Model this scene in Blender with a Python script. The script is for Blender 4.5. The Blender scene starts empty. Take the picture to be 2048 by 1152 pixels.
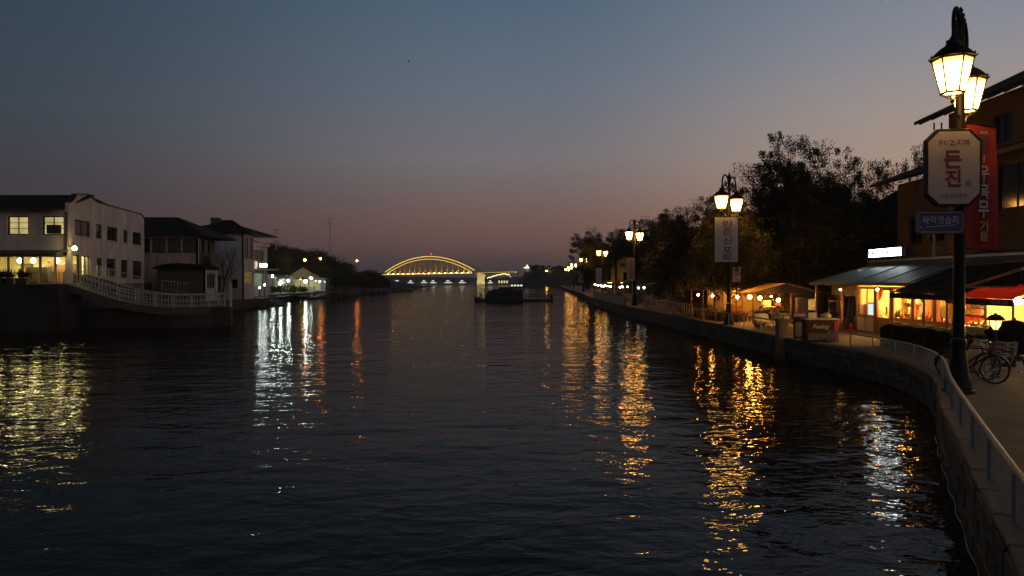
import bpy, bmesh, math, random
import numpy as np
from mathutils import Vector, Matrix

random.seed(7)
scn = bpy.context.scene
COL = scn.collection
PI = math.pi
R = math.radians

# ------------------------------------------------------------------ camera
cam_d = bpy.data.cameras.new('camera')
cam = bpy.data.objects.new('camera', cam_d)
COL.objects.link(cam)
cam_d.sensor_width = 36.0
cam_d.lens = 26.19
cam_d.clip_start = 0.1
cam_d.clip_end = 9000
CAMZ = 3.3
cam.location = (0, 0, CAMZ)
cam.rotation_euler = (R(90 - 0.596), 0, 0)
scn.camera = cam

# ------------------------------------------------------------------ render / exposure
scn.view_settings.view_transform = 'Standard'
scn.view_settings.look = 'None'
scn.view_settings.exposure = 0
scn.view_settings.gamma = 1
scn.view_settings.use_curve_mapping = False
cy = scn.cycles
cy.use_denoising = True
cy.max_bounces = 8
cy.diffuse_bounces = 3
cy.glossy_bounces = 4
cy.transmission_bounces = 4
cy.transparent_max_bounces = 12
cy.sample_clamp_indirect = 4
cy.caustics_reflective = False
cy.caustics_refractive = False
cy.use_light_tree = True

# ------------------------------------------------------------------ world: sky after sunset
def lin(c):
    return tuple(((v / 255) / 12.92 if v / 255 <= 0.04045 else ((v / 255 + 0.055) / 1.055) ** 2.4) for v in c)
W = bpy.data.worlds.new('World')
scn.world = W
W.use_nodes = True
nt = W.node_tree
nt.nodes.clear()
wo = nt.nodes.new('ShaderNodeOutputWorld')
bg = nt.nodes.new('ShaderNodeBackground')
tc = nt.nodes.new('ShaderNodeTexCoord')
sp = nt.nodes.new('ShaderNodeSeparateXYZ')
nt.links.new(tc.outputs['Generated'], sp.inputs[0])
SKY_L = [(0.0, (46, 41, 47)), (0.03, (56, 48, 53)), (0.07, (66, 58, 61)), (0.12, (65, 63, 69)), (0.2, (60, 70, 80)), (0.35, (47, 66, 81)), (0.6, (24, 31, 38)), (1.0, (11, 13, 16))]
SKY_C = [(0.0, (74, 62, 65)), (0.022, (84, 67, 68)), (0.05, (109, 83, 77)), (0.08, (117, 92, 86)), (0.16, (119, 114, 117)), (0.25, (101, 111, 125)), (0.36, (79, 101, 119)), (0.6, (36, 44, 52)), (1.0, (11, 13, 16))]
SKY_R = [(0.0, (136, 97, 76)), (0.06, (168, 126, 98)), (0.13, (174, 147, 129)), (0.2, (162, 148, 142)), (0.28, (138, 140, 149)), (0.38, (115, 128, 143)), (0.6, (50, 56, 64)), (1.0, (11, 13, 16))]
def ramp(stops):
    n = nt.nodes.new('ShaderNodeValToRGB')
    n.color_ramp.interpolation = 'EASE' if False else 'LINEAR'
    el = n.color_ramp.elements
    while len(el) < len(stops):
        el.new(0.5)
    for e, (p, c) in zip(el, stops):
        e.position = p
        e.color = (*lin(c), 1)
    nt.links.new(sp.outputs['Z'], n.inputs[0])
    return n
rl, rc, rr = ramp(SKY_L), ramp(SKY_C), ramp(SKY_R)
def mrange(a, b):
    m = nt.nodes.new('ShaderNodeMapRange')
    m.interpolation_type = 'SMOOTHSTEP'
    m.inputs['From Min'].default_value = a
    m.inputs['From Max'].default_value = b
    nt.links.new(sp.outputs['X'], m.inputs['Value'])
    return m
def mixc(f, a, b):
    m = nt.nodes.new('ShaderNodeMix')
    m.data_type = 'RGBA'
    nt.links.new(f.outputs[0], m.inputs[0])
    nt.links.new(a.outputs[2 if a.bl_idname == 'ShaderNodeMix' else 0], m.inputs[6])
    nt.links.new(b.outputs[2 if b.bl_idname == 'ShaderNodeMix' else 0], m.inputs[7])
    return m
m1 = mixc(mrange(-0.62, 0.05), rl, rc)
m2 = mixc(mrange(0.0, 0.55), m1, rr)
nt.links.new(m2.outputs[2], bg.inputs['Color'])
bg.inputs['Strength'].default_value = 1.0
nt.links.new(bg.outputs[0], wo.inputs[0])

# ------------------------------------------------------------------ materials
MATS = {}
def pm(name, col, rough=0.7, metal=0.0, var=0.25, scale=3.0, bump=0.0, bscale=20.0, spec=0.5, col2=None, streak=0.0):
    if name in MATS:
        return MATS[name]
    m = bpy.data.materials.new(name)
    m.use_nodes = True
    t = m.node_tree
    b = t.nodes['Principled BSDF']
    b.inputs['Roughness'].default_value = rough
    b.inputs['Metallic'].default_value = metal
    b.inputs['Specular IOR Level'].default_value = spec
    g = t.nodes.new('ShaderNodeTexCoord')
    n = t.nodes.new('ShaderNodeTexNoise')
    n.inputs['Scale'].default_value = scale
    n.inputs['Detail'].default_value = 6
    n.inputs['Roughness'].default_value = 0.65
    t.links.new(g.outputs['Object'], n.inputs['Vector'])
    r = t.nodes.new('ShaderNodeValToRGB')
    r.color_ramp.elements[0].position = 0.3
    r.color_ramp.elements[1].position = 0.72
    c2 = col2 or col
    r.color_ramp.elements[0].color = (*[max(0, c * (1 - var)) for c in col], 1)
    r.color_ramp.elements[1].color = (*[min(1, c * (1 + var)) for c in c2], 1)
    t.links.new(n.outputs['Fac'], r.inputs[0])
    t.links.new(r.outputs[0], b.inputs['Base Color'])
    if streak:
        mp = t.nodes.new('ShaderNodeMapping')
        mp.inputs['Scale'].default_value = (1.1, 1.1, 0.14)
        t.links.new(g.outputs['Object'], mp.inputs[0])
        n3 = t.nodes.new('ShaderNodeTexNoise')
        n3.inputs['Scale'].default_value = 1.3
        n3.inputs['Detail'].default_value = 5
        n3.inputs['Roughness'].default_value = 0.7
        t.links.new(mp.outputs[0], n3.inputs['Vector'])
        mr = t.nodes.new('ShaderNodeMapRange')
        mr.inputs['From Min'].default_value = 0.36
        mr.inputs['From Max'].default_value = 0.6
        mr.inputs['To Min'].default_value = 1 - streak
        mr.inputs['To Max'].default_value = 1.0
        t.links.new(n3.outputs['Fac'], mr.inputs['Value'])
        vm = t.nodes.new('ShaderNodeVectorMath')
        vm.operation = 'SCALE'
        t.links.new(r.outputs[0], vm.inputs[0])
        t.links.new(mr.outputs[0], vm.inputs['Scale'])
        t.links.new(vm.outputs[0], b.inputs['Base Color'])
    if bump:
        n2 = t.nodes.new('ShaderNodeTexNoise')
        n2.inputs['Scale'].default_value = bscale
        n2.inputs['Detail'].default_value = 4
        t.links.new(g.outputs['Object'], n2.inputs['Vector'])
        bp = t.nodes.new('ShaderNodeBump')
        bp.inputs['Strength'].default_value = 1
        bp.inputs['Distance'].default_value = bump
        t.links.new(n2.outputs['Fac'], bp.inputs['Height'])
        t.links.new(bp.outputs[0], b.inputs['Normal'])
    MATS[name] = m
    return m
def em(name, col, s):
    if name in MATS:
        return MATS[name]
    m = bpy.data.materials.new(name)
    m.use_nodes = True
    t = m.node_tree
    t.nodes.clear()
    o = t.nodes.new('ShaderNodeOutputMaterial')
    e = t.nodes.new('ShaderNodeEmission')
    e.inputs['Color'].default_value = (*col, 1)
    e.inputs['Strength'].default_value = s
    t.links.new(e.outputs[0], o.inputs[0])
    MATS[name] = m
    return m
def em_cloth(name, col, s, scale=6.0):
    """blind with its own uneven glow, painted in for a lamp behind it"""
    if name in MATS:
        return MATS[name]
    m = em(name, col, s)
    t = m.node_tree
    e = [n for n in t.nodes if n.type == 'EMISSION'][0]
    g = t.nodes.new('ShaderNodeTexCoord')
    w = t.nodes.new('ShaderNodeTexNoise')
    w.inputs['Scale'].default_value = scale
    t.links.new(g.outputs['Object'], w.inputs['Vector'])
    r = t.nodes.new('ShaderNodeMapRange')
    r.inputs['From Min'].default_value = 0.3
    r.inputs['From Max'].default_value = 0.7
    r.inputs['To Min'].default_value = s * 0.55
    r.inputs['To Max'].default_value = s * 1.3
    t.links.new(w.outputs['Fac'], r.inputs['Value'])
    t.links.new(r.outputs[0], e.inputs['Strength'])
    return m
def glass(name, tint=(0.95, 0.97, 0.96)):
    if name in MATS:
        return MATS[name]
    m = bpy.data.materials.new(name)
    m.use_nodes = True
    t = m.node_tree
    t.nodes.clear()
    o = t.nodes.new('ShaderNodeOutputMaterial')
    a = t.nodes.new('ShaderNodeBsdfTransparent')
    a.inputs[0].default_value = (*tint, 1)
    b = t.nodes.new('ShaderNodeBsdfGlossy')
    b.inputs['Roughness'].default_value = 0.03
    f = t.nodes.new('ShaderNodeFresnel')
    f.inputs[0].default_value = 1.45
    x = t.nodes.new('ShaderNodeMixShader')
    t.links.new(f.outputs[0], x.inputs[0])
    t.links.new(a.outputs[0], x.inputs[1])
    t.links.new(b.outputs[0], x.inputs[2])
    t.links.new(x.outputs[0], o.inputs[0])
    MATS[name] = m
    return m

M_IRON = pm('black_iron', (0.008, 0.008, 0.008), 0.55, 0.0, 0.3, 8, 0.003, 30, spec=0.3)
M_STEEL = pm('galvanised_steel', (0.34, 0.34, 0.35), 0.42, 0.75, 0.25, 14, 0.001, 60)
M_RAILPAINT = pm('pale_rail_paint', (0.3, 0.28, 0.27), 0.5, 0.0, 0.2, 9, 0.001, 50)
M_WHITEPAINT = pm('white_metal_paint', (0.46, 0.44, 0.42), 0.5, 0.0, 0.18, 10)
M_DULLWHITE = pm('worn_white_metal', (0.3, 0.27, 0.25), 0.6, 0.0, 0.25, 10)
M_PLASTER = pm('white_plaster', (0.72, 0.6, 0.53), 0.9, 0, 0.2, 0.7, 0.01, 18, streak=0.22)
M_PLASTER2 = pm('grey_plaster', (0.62, 0.62, 0.63), 0.9, 0, 0.25, 0.6, 0.01, 18, streak=0.3)
M_PINK = pm('pinkish_plaster', (0.62, 0.5, 0.46), 0.9, 0, 0.22, 0.9, 0.01, 18, streak=0.3)
M_DULLWALL = pm('dull_brown_render', (0.1, 0.08, 0.065), 0.9, 0, 0.3, 0.8, 0.01, 14)
M_OCHRE = pm('ochre_plaster', (0.2, 0.115, 0.045), 0.9, 0, 0.22, 0.6, 0.008, 16)
M_OCHRE2 = pm('brown_plaster', (0.1, 0.06, 0.035), 0.9, 0, 0.25, 0.6, 0.008, 16)
M_TILE = pm('dark_roof_tile', (0.045, 0.034, 0.028), 0.9, 0, 0.35, 2, 0.02, 9, spec=0.1)
M_TRIM = pm('dark_trim', (0.04, 0.035, 0.03), 0.6, 0, 0.3, 6)
M_STONE = pm('quay_stone', (0.11, 0.095, 0.08), 0.9, 0, 0.4, 2.2, 0.02, 11, col2=(0.13, 0.115, 0.095))
M_STONE2 = pm('quay_stone_mossy', (0.08, 0.076, 0.06), 0.92, 0, 0.45, 2.6, 0.02, 11)
M_CONC = pm('wall_mortar', (0.08, 0.072, 0.062), 0.95, 0, 0.35, 1.5, 0.015, 15)
M_COPING = pm('coping_stone_mat', (0.2, 0.18, 0.165), 0.85, 0, 0.25, 2.5, 0.008, 22)
M_PAVE = pm('promenade_surface', (0.17, 0.15, 0.135), 0.85, 0, 0.28, 1.3, 0.008, 45)
M_EARTH = pm('dark_earth', (0.05, 0.045, 0.035), 0.95, 0, 0.4, 0.4, 0.05, 2)
M_BARK = pm('bark', (0.06, 0.045, 0.035), 0.95, 0, 0.4, 5, 0.02, 20)
M_WOODRED = pm('red_brown_wood', (0.30, 0.085, 0.035), 0.45, 0, 0.3, 7)
M_WOOD = pm('brown_wood', (0.22, 0.12, 0.06), 0.6, 0, 0.35, 6)
M_PANELW = pm('pale_panel', (0.55, 0.5, 0.44), 0.6, 0, 0.12, 4)
M_WARMWALL = pm('warm_interior_wall', (0.72, 0.56, 0.32), 0.85, 0, 0.15, 1.5)
M_CREAMWALL = pm('cream_interior_wall', (0.75, 0.7, 0.45), 0.85, 0, 0.15, 0.8)
M_ROOFTEAL = pm('teal_sheet_roof', (0.08, 0.125, 0.125), 0.55, 0, 0.18, 1.5)
M_BLACKCLOTH = pm('black_canvas', (0.014, 0.014, 0.013), 0.95, 0, 0.4, 3, 0.006, 9, spec=0.15)
M_RED = pm('red_canvas', (0.32, 0.02, 0.012), 0.8, 0, 0.2, 2.5)
M_DARKRED = pm('dark_red_canvas', (0.05, 0.006, 0.005), 0.8, 0, 0.2, 2.5)
M_TARP = pm('beige_tarpaulin', (0.5, 0.36, 0.2), 0.7, 0, 0.18, 1.2, 0.01, 6)
M_BLUE = pm('blue_sign_paint', (0.012, 0.03, 0.13), 0.45, 0, 0.15, 3)
M_SIGNW = pm('white_sign_paint', (0.36, 0.355, 0.38), 0.55, 0, 0.1, 3)
M_INKRED = pm('red_ink', (0.13, 0.02, 0.018), 0.6, 0, 0.1, 3)
M_INKDARK = pm('dark_ink', (0.05, 0.04, 0.04), 0.6, 0, 0.1, 3)
M_INKWHITE = pm('white_ink', (0.6, 0.58, 0.58), 0.6, 0, 0.1, 3)
M_INKYEL = pm('yellow_ink', (0.55, 0.33, 0.05), 0.6, 0, 0.1, 3)
M_BANNER = pm('red_banner_cloth', (0.32, 0.026, 0.011), 0.8, 0, 0.12, 2, 0.004, 8)
M_RUBBER = pm('black_rubber', (0.015, 0.015, 0.015), 0.8, 0, 0.2, 9)
M_CHROME = pm('chrome', (0.6, 0.58, 0.55), 0.2, 1.0, 0.1, 9)
M_REDPAINT = pm('red_paint', (0.42, 0.03, 0.02), 0.35, 0, 0.15, 4)
M_ORANGE = pm('orange_plastic', (0.65, 0.09, 0.02), 0.45, 0, 0.15, 6)
M_CREAMPAINT = pm('cream_paint', (0.7, 0.62, 0.42), 0.35, 0, 0.12, 5)
M_DARKGLASS = pm('dark_window_glass', (0.015, 0.02, 0.02), 0.1, 0, 0.2, 1, spec=0.3)
M_GLASS = glass('clear_glass')
M_HULL = pm('dark_hull_paint', (0.02, 0.02, 0.02), 0.6, 0, 0.3, 3)
M_FOLI = pm('foliage', (0.045, 0.05, 0.018), 0.8, 0, 0.45, 0.35, spec=0.15, col2=(0.06, 0.06, 0.02))
M_FOLI2 = pm('foliage_olive', (0.058, 0.052, 0.018), 0.8, 0, 0.45, 0.4, spec=0.15)
M_GRASS = pm('lamplit_grass', (0.22, 0.14, 0.05), 0.8, 0, 0.4, 2)  # orange of the lamplight is put into the grass colour
M_CEIL = pm('ceiling_board', (0.6, 0.5, 0.33), 0.9, 0, 0.1, 1)
M_FLOORIN = pm('interior_floor', (0.25, 0.16, 0.09), 0.6, 0, 0.2, 2)
M_BRIDGE = pm('bridge_steel_paint', (0.55, 0.42, 0.16), 0.6, 0, 0.12, 0.2)
M_BRCONC = pm('bridge_concrete', (0.5, 0.48, 0.4), 0.9, 0, 0.15, 0.1)
M_ROPE = pm('pale_rope', (0.55, 0.52, 0.47), 0.9, 0, 0.3, 30)
M_GREENTARP = pm('green_canvas', (0.08, 0.13, 0.06), 0.8, 0, 0.2, 2)
M_BLUETARP = pm('blue_grey_canvas', (0.15, 0.18, 0.22), 0.8, 0, 0.2, 2)
def translucent(m, col, f=0.5):
    t = m.node_tree
    b = t.nodes['Principled BSDF']
    o = [n for n in t.nodes if n.type == 'OUTPUT_MATERIAL'][0]
    tr = t.nodes.new('ShaderNodeBsdfTranslucent')
    tr.inputs[0].default_value = (*col, 1)
    x = t.nodes.new('ShaderNodeMixShader')
    x.inputs[0].default_value = f
    t.links.new(b.outputs[0], x.inputs[1])
    t.links.new(tr.outputs[0], x.inputs[2])
    t.links.new(x.outputs[0], o.inputs[0])
translucent(M_RED, (.5, .03, .015), .4)
translucent(M_TARP, (.6, .42, .2), .35)
translucent(M_GREENTARP, (.2, .3, .1), .3)
M_SACK = pm('pale_sack_cloth', (0.42, 0.36, 0.28), 0.9, 0, 0.25, 6, 0.01, 18)

E_LAN = em('lantern_light', (1.0, 0.46, 0.09), 26.0)
def lantern_glass(name, col, peak):
    m = em(name, col, peak)
    t = m.node_tree
    e = [n for n in t.nodes if n.type == 'EMISSION'][0]
    g = t.nodes.new('ShaderNodeTexCoord')
    sx = t.nodes.new('ShaderNodeSeparateXYZ')
    t.links.new(g.outputs['Generated'], sx.inputs[0])
    r = t.nodes.new('ShaderNodeValToRGB')
    el = r.color_ramp.elements
    el[0].position, el[0].color = 0.0, (.3, .3, .3, 1)
    el[1].position, el[1].color = 1.0, (.045, .045, .045, 1)
    for p, v in ((.3, 1.0), (.7, .7), (.9, .14)):
        q = el.new(p)
        q.color = (v, v, v, 1)
    t.links.new(sx.outputs['Z'], r.inputs[0])
    mu = t.nodes.new('ShaderNodeMath')
    mu.operation = 'MULTIPLY'
    mu.inputs[1].default_value = peak
    t.links.new(r.outputs[0], mu.inputs[0])
    t.links.new(mu.outputs[0], e.inputs['Strength'])
    return m
E_LANPANE = lantern_glass('lantern_pane_light', (1.0, 0.46, 0.09), 46.0)
E_LANFAR = em('far_lantern_light', (1.0, 0.42, 0.07), 55.0)
E_BULB = em('warm_bulb_light', (1.0, 0.4, 0.06), 210.0)
E_BULBIN = em('indoor_bulb_light', (1.0, 0.47, 0.085), 950.0)
E_GLOBE = em('yellowish_globe_light', (1.0, 0.82, 0.3), 42.0)
E_WHITE = em('cool_white_light', (0.85, 1.0, 0.85), 230.0)
E_SIGN = em('white_lightbox', (0.86, 1.0, 0.97), 18.0)
E_ORANGE = em('sodium_light', (1.0, 0.24, 0.015), 150.0)
E_STRIP = em('bridge_strip_light', (1.0, 0.7, 0.12), 1.3)
E_UP = em('bridge_uplight', (1.0, 0.6, 0.1), 90.0)
E_BLUE = em('blue_neon', (0.06, 0.5, 0.9), 40.0)
E_REDL = em('red_beacon_light', (1.0, 0.05, 0.06), 4.0)
E_SHIP = em('ship_lights', (1.0, 0.97, 0.85), 1.1)

# ------------------------------------------------------------------ mesh builder
class MB:
    def __init__(s):
        s.v = []
        s.f = []
    def add(s, vs, fs):
        o = len(s.v)
        s.v += [tuple(v) for v in vs]
        s.f += [tuple(i + o for i in f) for f in fs]
        return s
    def box(s, c, d, rz=0.0, taper=1.0):
        x, y, z = (d[0] / 2, d[1] / 2, d[2] / 2)
        ca, sa = math.cos(rz), math.sin(rz)
        vs = []
        for k, (sx, sy, sz) in enumerate([(-1, -1, -1), (1, -1, -1), (1, 1, -1), (-1, 1, -1), (-1, -1, 1), (1, -1, 1), (1, 1, 1), (-1, 1, 1)]):
            t = taper if sz > 0 else 1
            px, py = sx * x * t, sy * y * t
            vs.append((c[0] + px * ca - py * sa, c[1] + px * sa + py * ca, c[2] + sz * z))
        return s.add(vs, [(0, 3, 2, 1), (4, 5, 6, 7), (0, 1, 5, 4), (1, 2, 6, 5), (2, 3, 7, 6), (3, 0, 4, 7)])
    def bx(s, x0, x1, y0, y1, z0, z1):
        return s.box(((x0 + x1) / 2, (y0 + y1) / 2, (z0 + z1) / 2), (abs(x1 - x0), abs(y1 - y0), abs(z1 - z0)))
    def beam(s, a, b, w, h=None):
        """rectangular bar from a to b (w sideways, h upwards)"""
        h = h or w
        a, b = Vector(a), Vector(b)
        d = (b - a).normalized()
        up = Vector((0, 0, 1)) if abs(d.z) < 0.98 else Vector((0, 1, 0))
        sd = d.cross(up).normalized()
        u = sd.cross(d).normalized()
        vs = []
        for p in (a, b):
            for (i, j) in ((-1, -1), (1, -1), (1, 1), (-1, 1)):
                vs.append(p + sd * (i * w / 2) + u * (j * h / 2))
        return s.add(vs, [(0, 1, 2, 3), (7, 6, 5, 4), (0, 4, 5, 1), (1, 5, 6, 2), (2, 6, 7, 3), (3, 7, 4, 0)])
    def tube(s, pts, r, seg=6, closed=False):
        pts = [Vector(p) for p in pts]
        n = len(pts)
        rs = r if isinstance(r, (list, tuple)) else [r] * n
        vs, fs = [], []
        ref = None
        for i, p in enumerate(pts):
            if closed:
                d = (pts[(i + 1) % n] - pts[i - 1])
            else:
                d = pts[min(i + 1, n - 1)] - pts[max(i - 1, 0)]
            d = d.normalized() if d.length > 1e-9 else Vector((0, 0, 1))
            if ref is None:
                ref = Vector((0, 0, 1)) if abs(d.z) < 0.9 else Vector((1, 0, 0))
            sd = d.cross(ref)
            if sd.length < 1e-4:
                sd = d.cross(Vector((0.3, 1, 0.2)))
            sd.normalize()
            u = sd.cross(d).normalized()
            ref = u
            for k in range(seg):
                a = 2 * PI * k / seg
                vs.append(p + sd * (math.cos(a) * rs[i]) + u * (math.sin(a) * rs[i]))
        m = n if closed else n - 1
        for i in range(m):
            j = (i + 1) % n
            for k in range(seg):
                l = (k + 1) % seg
                fs.append((i * seg + k, i * seg + l, j * seg + l, j * seg + k))
        if not closed:
            fs.append(tuple(range(seg - 1, -1, -1)))
            fs.append(tuple((n - 1) * seg + k for k in range(seg)))
        return s.add(vs, fs)
    def lathe(s, prof, seg=12, c=(0, 0, 0), cap=True):
        vs, fs = [], []
        for (r, z) in prof:
            for k in range(seg):
                a = 2 * PI * k / seg
                vs.append((c[0] + r * math.cos(a), c[1] + r * math.sin(a), c[2] + z))
        for i in range(len(prof) - 1):
            for k in range(seg):
                l = (k + 1) % seg
                fs.append((i * seg + k, i * seg + l, (i + 1) * seg + l, (i + 1) * seg + k))
        if cap:
            fs.append(tuple(range(seg - 1, -1, -1)))
            fs.append(tuple((len(prof) - 1) * seg + k for k in range(seg)))
        return s.add(vs, fs)
    def ball(s, c, r, seg=10, rings=7, sq=(1, 1, 1)):
        prof = []
        for i in range(rings + 1):
            a = -PI / 2 + PI * i / rings
            prof.append((max(1e-4, r * math.cos(a)), r * math.sin(a)))
        o = len(s.v)
        s.lathe(prof, seg, (0, 0, 0))
        for i in range(o, len(s.v)):
            v = s.v[i]
            s.v[i] = (c[0] + v[0] * sq[0], c[1] + v[1] * sq[1], c[2] + v[2] * sq[2])
        return s
    def poly(s, pts):
        return s.add(pts, [tuple(range(len(pts)))])
    def prism(s, pts, z0, z1):
        """2D outline (counter-clockwise) extruded from z0 to z1; z may be lists"""
        n = len(pts)
        za = z0 if isinstance(z0, (list, tuple)) else [z0] * n
        zb = z1 if isinstance(z1, (list, tuple)) else [z1] * n
        vs = [(p[0], p[1], za[i]) for i, p in enumerate(pts)] + [(p[0], p[1], zb[i]) for i, p in enumerate(pts)]
        fs = [tuple(range(n - 1, -1, -1)), tuple(range(n, 2 * n))]
        fs += [(i, (i + 1) % n, n + (i + 1) % n, n + i) for i in range(n)]
        return s.add(vs, fs)
    def slab(s, pts, t):
        """thick sheet: top polygon pts, thickness t straight down"""
        n = len(pts)
        vs = [tuple(p) for p in pts] + [(p[0], p[1], p[2] - t) for p in pts]
        fs = [tuple(range(n)), tuple(range(2 * n - 1, n - 1, -1))]
        fs += [((i + 1) % n, i, n + i, n + (i + 1) % n) for i in range(n)]
        return s.add(vs, fs)
    def mesh(s, name):
        m = bpy.data.meshes.new(name)
        m.from_pydata(s.v, [], s.f)
        m.update()
        return m
    def build(s, name, mat, parent=None, smooth=False, bevel=0.0, fixn=True):
        m = s.mesh(name)
        if fixn:
            b = bmesh.new()
            b.from_mesh(m)
            bmesh.ops.recalc_face_normals(b, faces=b.faces)
            b.to_mesh(m)
            b.free()
        m.materials.append(mat)
        if smooth:
            m.polygons.foreach_set('use_smooth', [True] * len(m.polygons))
            try:
                m.set_sharp_from_angle(angle=R(40))
            except Exception:
                pass
        o = bpy.data.objects.new(name, m)
        COL.objects.link(o)
        if parent:
            o.parent = parent
        if bevel:
            md = o.modifiers.new('bevel', 'BEVEL')
            md.width = bevel
            md.segments = 2
            md.limit_method = 'ANGLE'
        return o

def tag(o, label, cat, group=None):
    o['label'] = label
    o['category'] = cat
    if group:
        o['group'] = group
    return o
def thing(name, label, cat, loc=(0, 0, 0), rz=0.0, group=None):
    o = bpy.data.objects.new(name, None)
    o.empty_display_size = 0.3
    COL.objects.link(o)
    o.location = loc
    o.rotation_euler = (0, 0, rz)
    return tag(o, label, cat, group)
def struct(o):
    o['kind'] = 'structure'
    return o
def stuff(o):
    o['kind'] = 'stuff'
    return o
def copy_tree(o, parent=None):
    c = o.copy()
    COL.objects.link(c)
    c.parent = parent
    for ch in list(o.children):
        copy_tree(ch, c)
    return c
def dup(o, loc, rz=0.0, label=None, group=None, s=None):
    c = copy_tree(o)
    c.location = loc
    c.rotation_euler = (0, 0, rz)
    if s is not None:
        c.scale = (s, s, s) if not isinstance(s, tuple) else s
    if label:
        c['label'] = label
    if group:
        c['group'] = group
    return c

def text(name, body, mat, parent, c, w=None, h=None, bold=0.0, depth=0.006, rz=0.0, shear=0.0):
    """flat lettering facing -y, centred at c (local), fitted to width w / height h"""
    cu = bpy.data.curves.new(name, 'FONT')
    cu.body = body
    cu.align_x = 'CENTER'
    cu.align_y = 'CENTER'
    cu.offset = bold
    cu.shear = shear
    cu.resolution_u = 3
    o = bpy.data.objects.new(name, cu)
    COL.objects.link(o)
    dg = bpy.context.evaluated_depsgraph_get()
    m = bpy.data.meshes.new_from_object(o.evaluated_get(dg))
    bpy.data.objects.remove(o)
    n = len(m.vertices)
    a = np.zeros(n * 3)
    m.vertices.foreach_get('co', a)
    a = a.reshape(-1, 3)
    lo, hi = a.min(0), a.max(0)
    sx = (w / (hi[0] - lo[0])) if w else None
    sz = (h / (hi[1] - lo[1])) if h else None
    sx = sx or sz
    sz = sz or sx
    b = np.zeros_like(a)
    b[:, 0] = (a[:, 0] - (lo[0] + hi[0]) / 2) * sx
    b[:, 2] = (a[:, 1] - (lo[1] + hi[1]) / 2) * sz
    b[:, 1] = 0
    ca, sa = math.cos(rz), math.sin(rz)
    x, y = b[:, 0].copy(), b[:, 1].copy()
    b[:, 0], b[:, 1] = x * ca - y * sa, x * sa + y * ca
    b += np.array(c)
    m.vertices.foreach_set('co', b.ravel())
    m.materials.clear()
    m.materials.append(mat)
    m.update()
    o = bpy.data.objects.new(name, m)
    COL.objects.link(o)
    o.parent = parent
    return o

# ------------------------------------------------------------------ water
def make_water():
    m = bpy.data.materials.new('water')
    m.use_nodes = True
    t = m.node_tree
    t.nodes.remove(t.nodes['Principled BSDF'])
    out = [n for n in t.nodes if n.type == 'OUTPUT_MATERIAL'][0]
    deep = t.nodes.new('ShaderNodeBsdfDiffuse')
    deep.inputs[0].default_value = (0.03, 0.025, 0.017, 1)
    gloss = t.nodes.new('ShaderNodeBsdfGlossy')
    gloss.inputs['Roughness'].default_value = 0.03
    fr = t.nodes.new('ShaderNodeFresnel')
    fr.inputs[0].default_value = 1.28
    fm = t.nodes.new('ShaderNodeMath')
    fm.operation = 'MULTIPLY'
    fm.inputs[1].default_value = 0.62
    mx = t.nodes.new('ShaderNodeMixShader')
    t.links.new(fr.outputs[0], fm.inputs[0])
    t.links.new(fm.outputs[0], mx.inputs[0])
    t.links.new(deep.outputs[0], mx.inputs[1])
    t.links.new(gloss.outputs[0], mx.inputs[2])
    t.links.new(mx.outputs[0], out.inputs[0])
    g = t.nodes.new('ShaderNodeTexCoord')
    def layer(scale, sx, sy, rot, detail, amp, rough=0.55):
        mp = t.nodes.new('ShaderNodeMapping')
        mp.inputs['Scale'].default_value = (sx, sy, 1)
        mp.inputs['Rotation'].default_value = (0, 0, rot)
        t.links.new(g.outputs['Object'], mp.inputs[0])
        n = t.nodes.new('ShaderNodeTexNoise')
        n.inputs['Scale'].default_value = scale
        n.inputs['Detail'].default_value = detail
        n.inputs['Roughness'].default_value = rough
        n.inputs['Distortion'].default_value = 0.4
        t.links.new(mp.outputs[0], n.inputs['Vector'])
        mu = t.nodes.new('ShaderNodeMath')
        mu.operation = 'MULTIPLY'
        mu.inputs[1].default_value = amp
        t.links.new(n.outputs['Fac'], mu.inputs[0])
        return mu
    a = layer(0.55, 0.6, 1.0, 0.15, 2, 0.08)
    c = layer(1.9, 0.65, 1.0, -0.25, 3, 0.041)
    d = layer(5.5, 0.7, 1.0, 0.3, 2, 0.0055)
    def plus(p, q):
        s = t.nodes.new('ShaderNodeMath')
        s.operation = 'ADD'
        t.links.new(p.outputs[0], s.inputs[0])
        t.links.new(q.outputs[0], s.inputs[1])
        return s
    lane = t.nodes.new('ShaderNodeTexNoise')
    lane.inputs['Scale'].default_value = 0.07
    lane.inputs['Detail'].default_value = 2
    lm_ = t.nodes.new('ShaderNodeMapping')
    lm_.inputs['Scale'].default_value = (0.4, 1, 1)
    t.links.new(g.outputs['Object'], lm_.inputs[0])
    t.links.new(lm_.outputs[0], lane.inputs['Vector'])
    lr = t.nodes.new('ShaderNodeMapRange')
    lr.inputs['From Min'].default_value = 0.35
    lr.inputs['From Max'].default_value = 0.65
    lr.inputs['To Min'].default_value = 0.72
    lr.inputs['To Max'].default_value = 1.12
    t.links.new(lane.outputs['Fac'], lr.inputs['Value'])
    h0 = plus(plus(a, c), d)
    h = t.nodes.new('ShaderNodeMath')
    h.operation = 'MULTIPLY'
    t.links.new(h0.outputs[0], h.inputs[0])
    t.links.new(lr.outputs[0], h.inputs[1])
    bp = t.nodes.new('ShaderNodeBump')
    bp.inputs['Strength'].default_value = 1.0
    bp.inputs['Distance'].default_value = 1.0
    t.links.new(h.outputs[0], bp.inputs['Height'])
    t.links.new(bp.outputs[0], gloss.inputs['Normal'])
    t.links.new(bp.outputs[0], fr.inputs['Normal'])
    return m
M_WATER = make_water()
struct(MB().poly([(-1980, -50, 0), (1980, -50, 0), (1980, 2580, 0), (-1980, 2580, 0)]).build('water', M_WATER))

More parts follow.
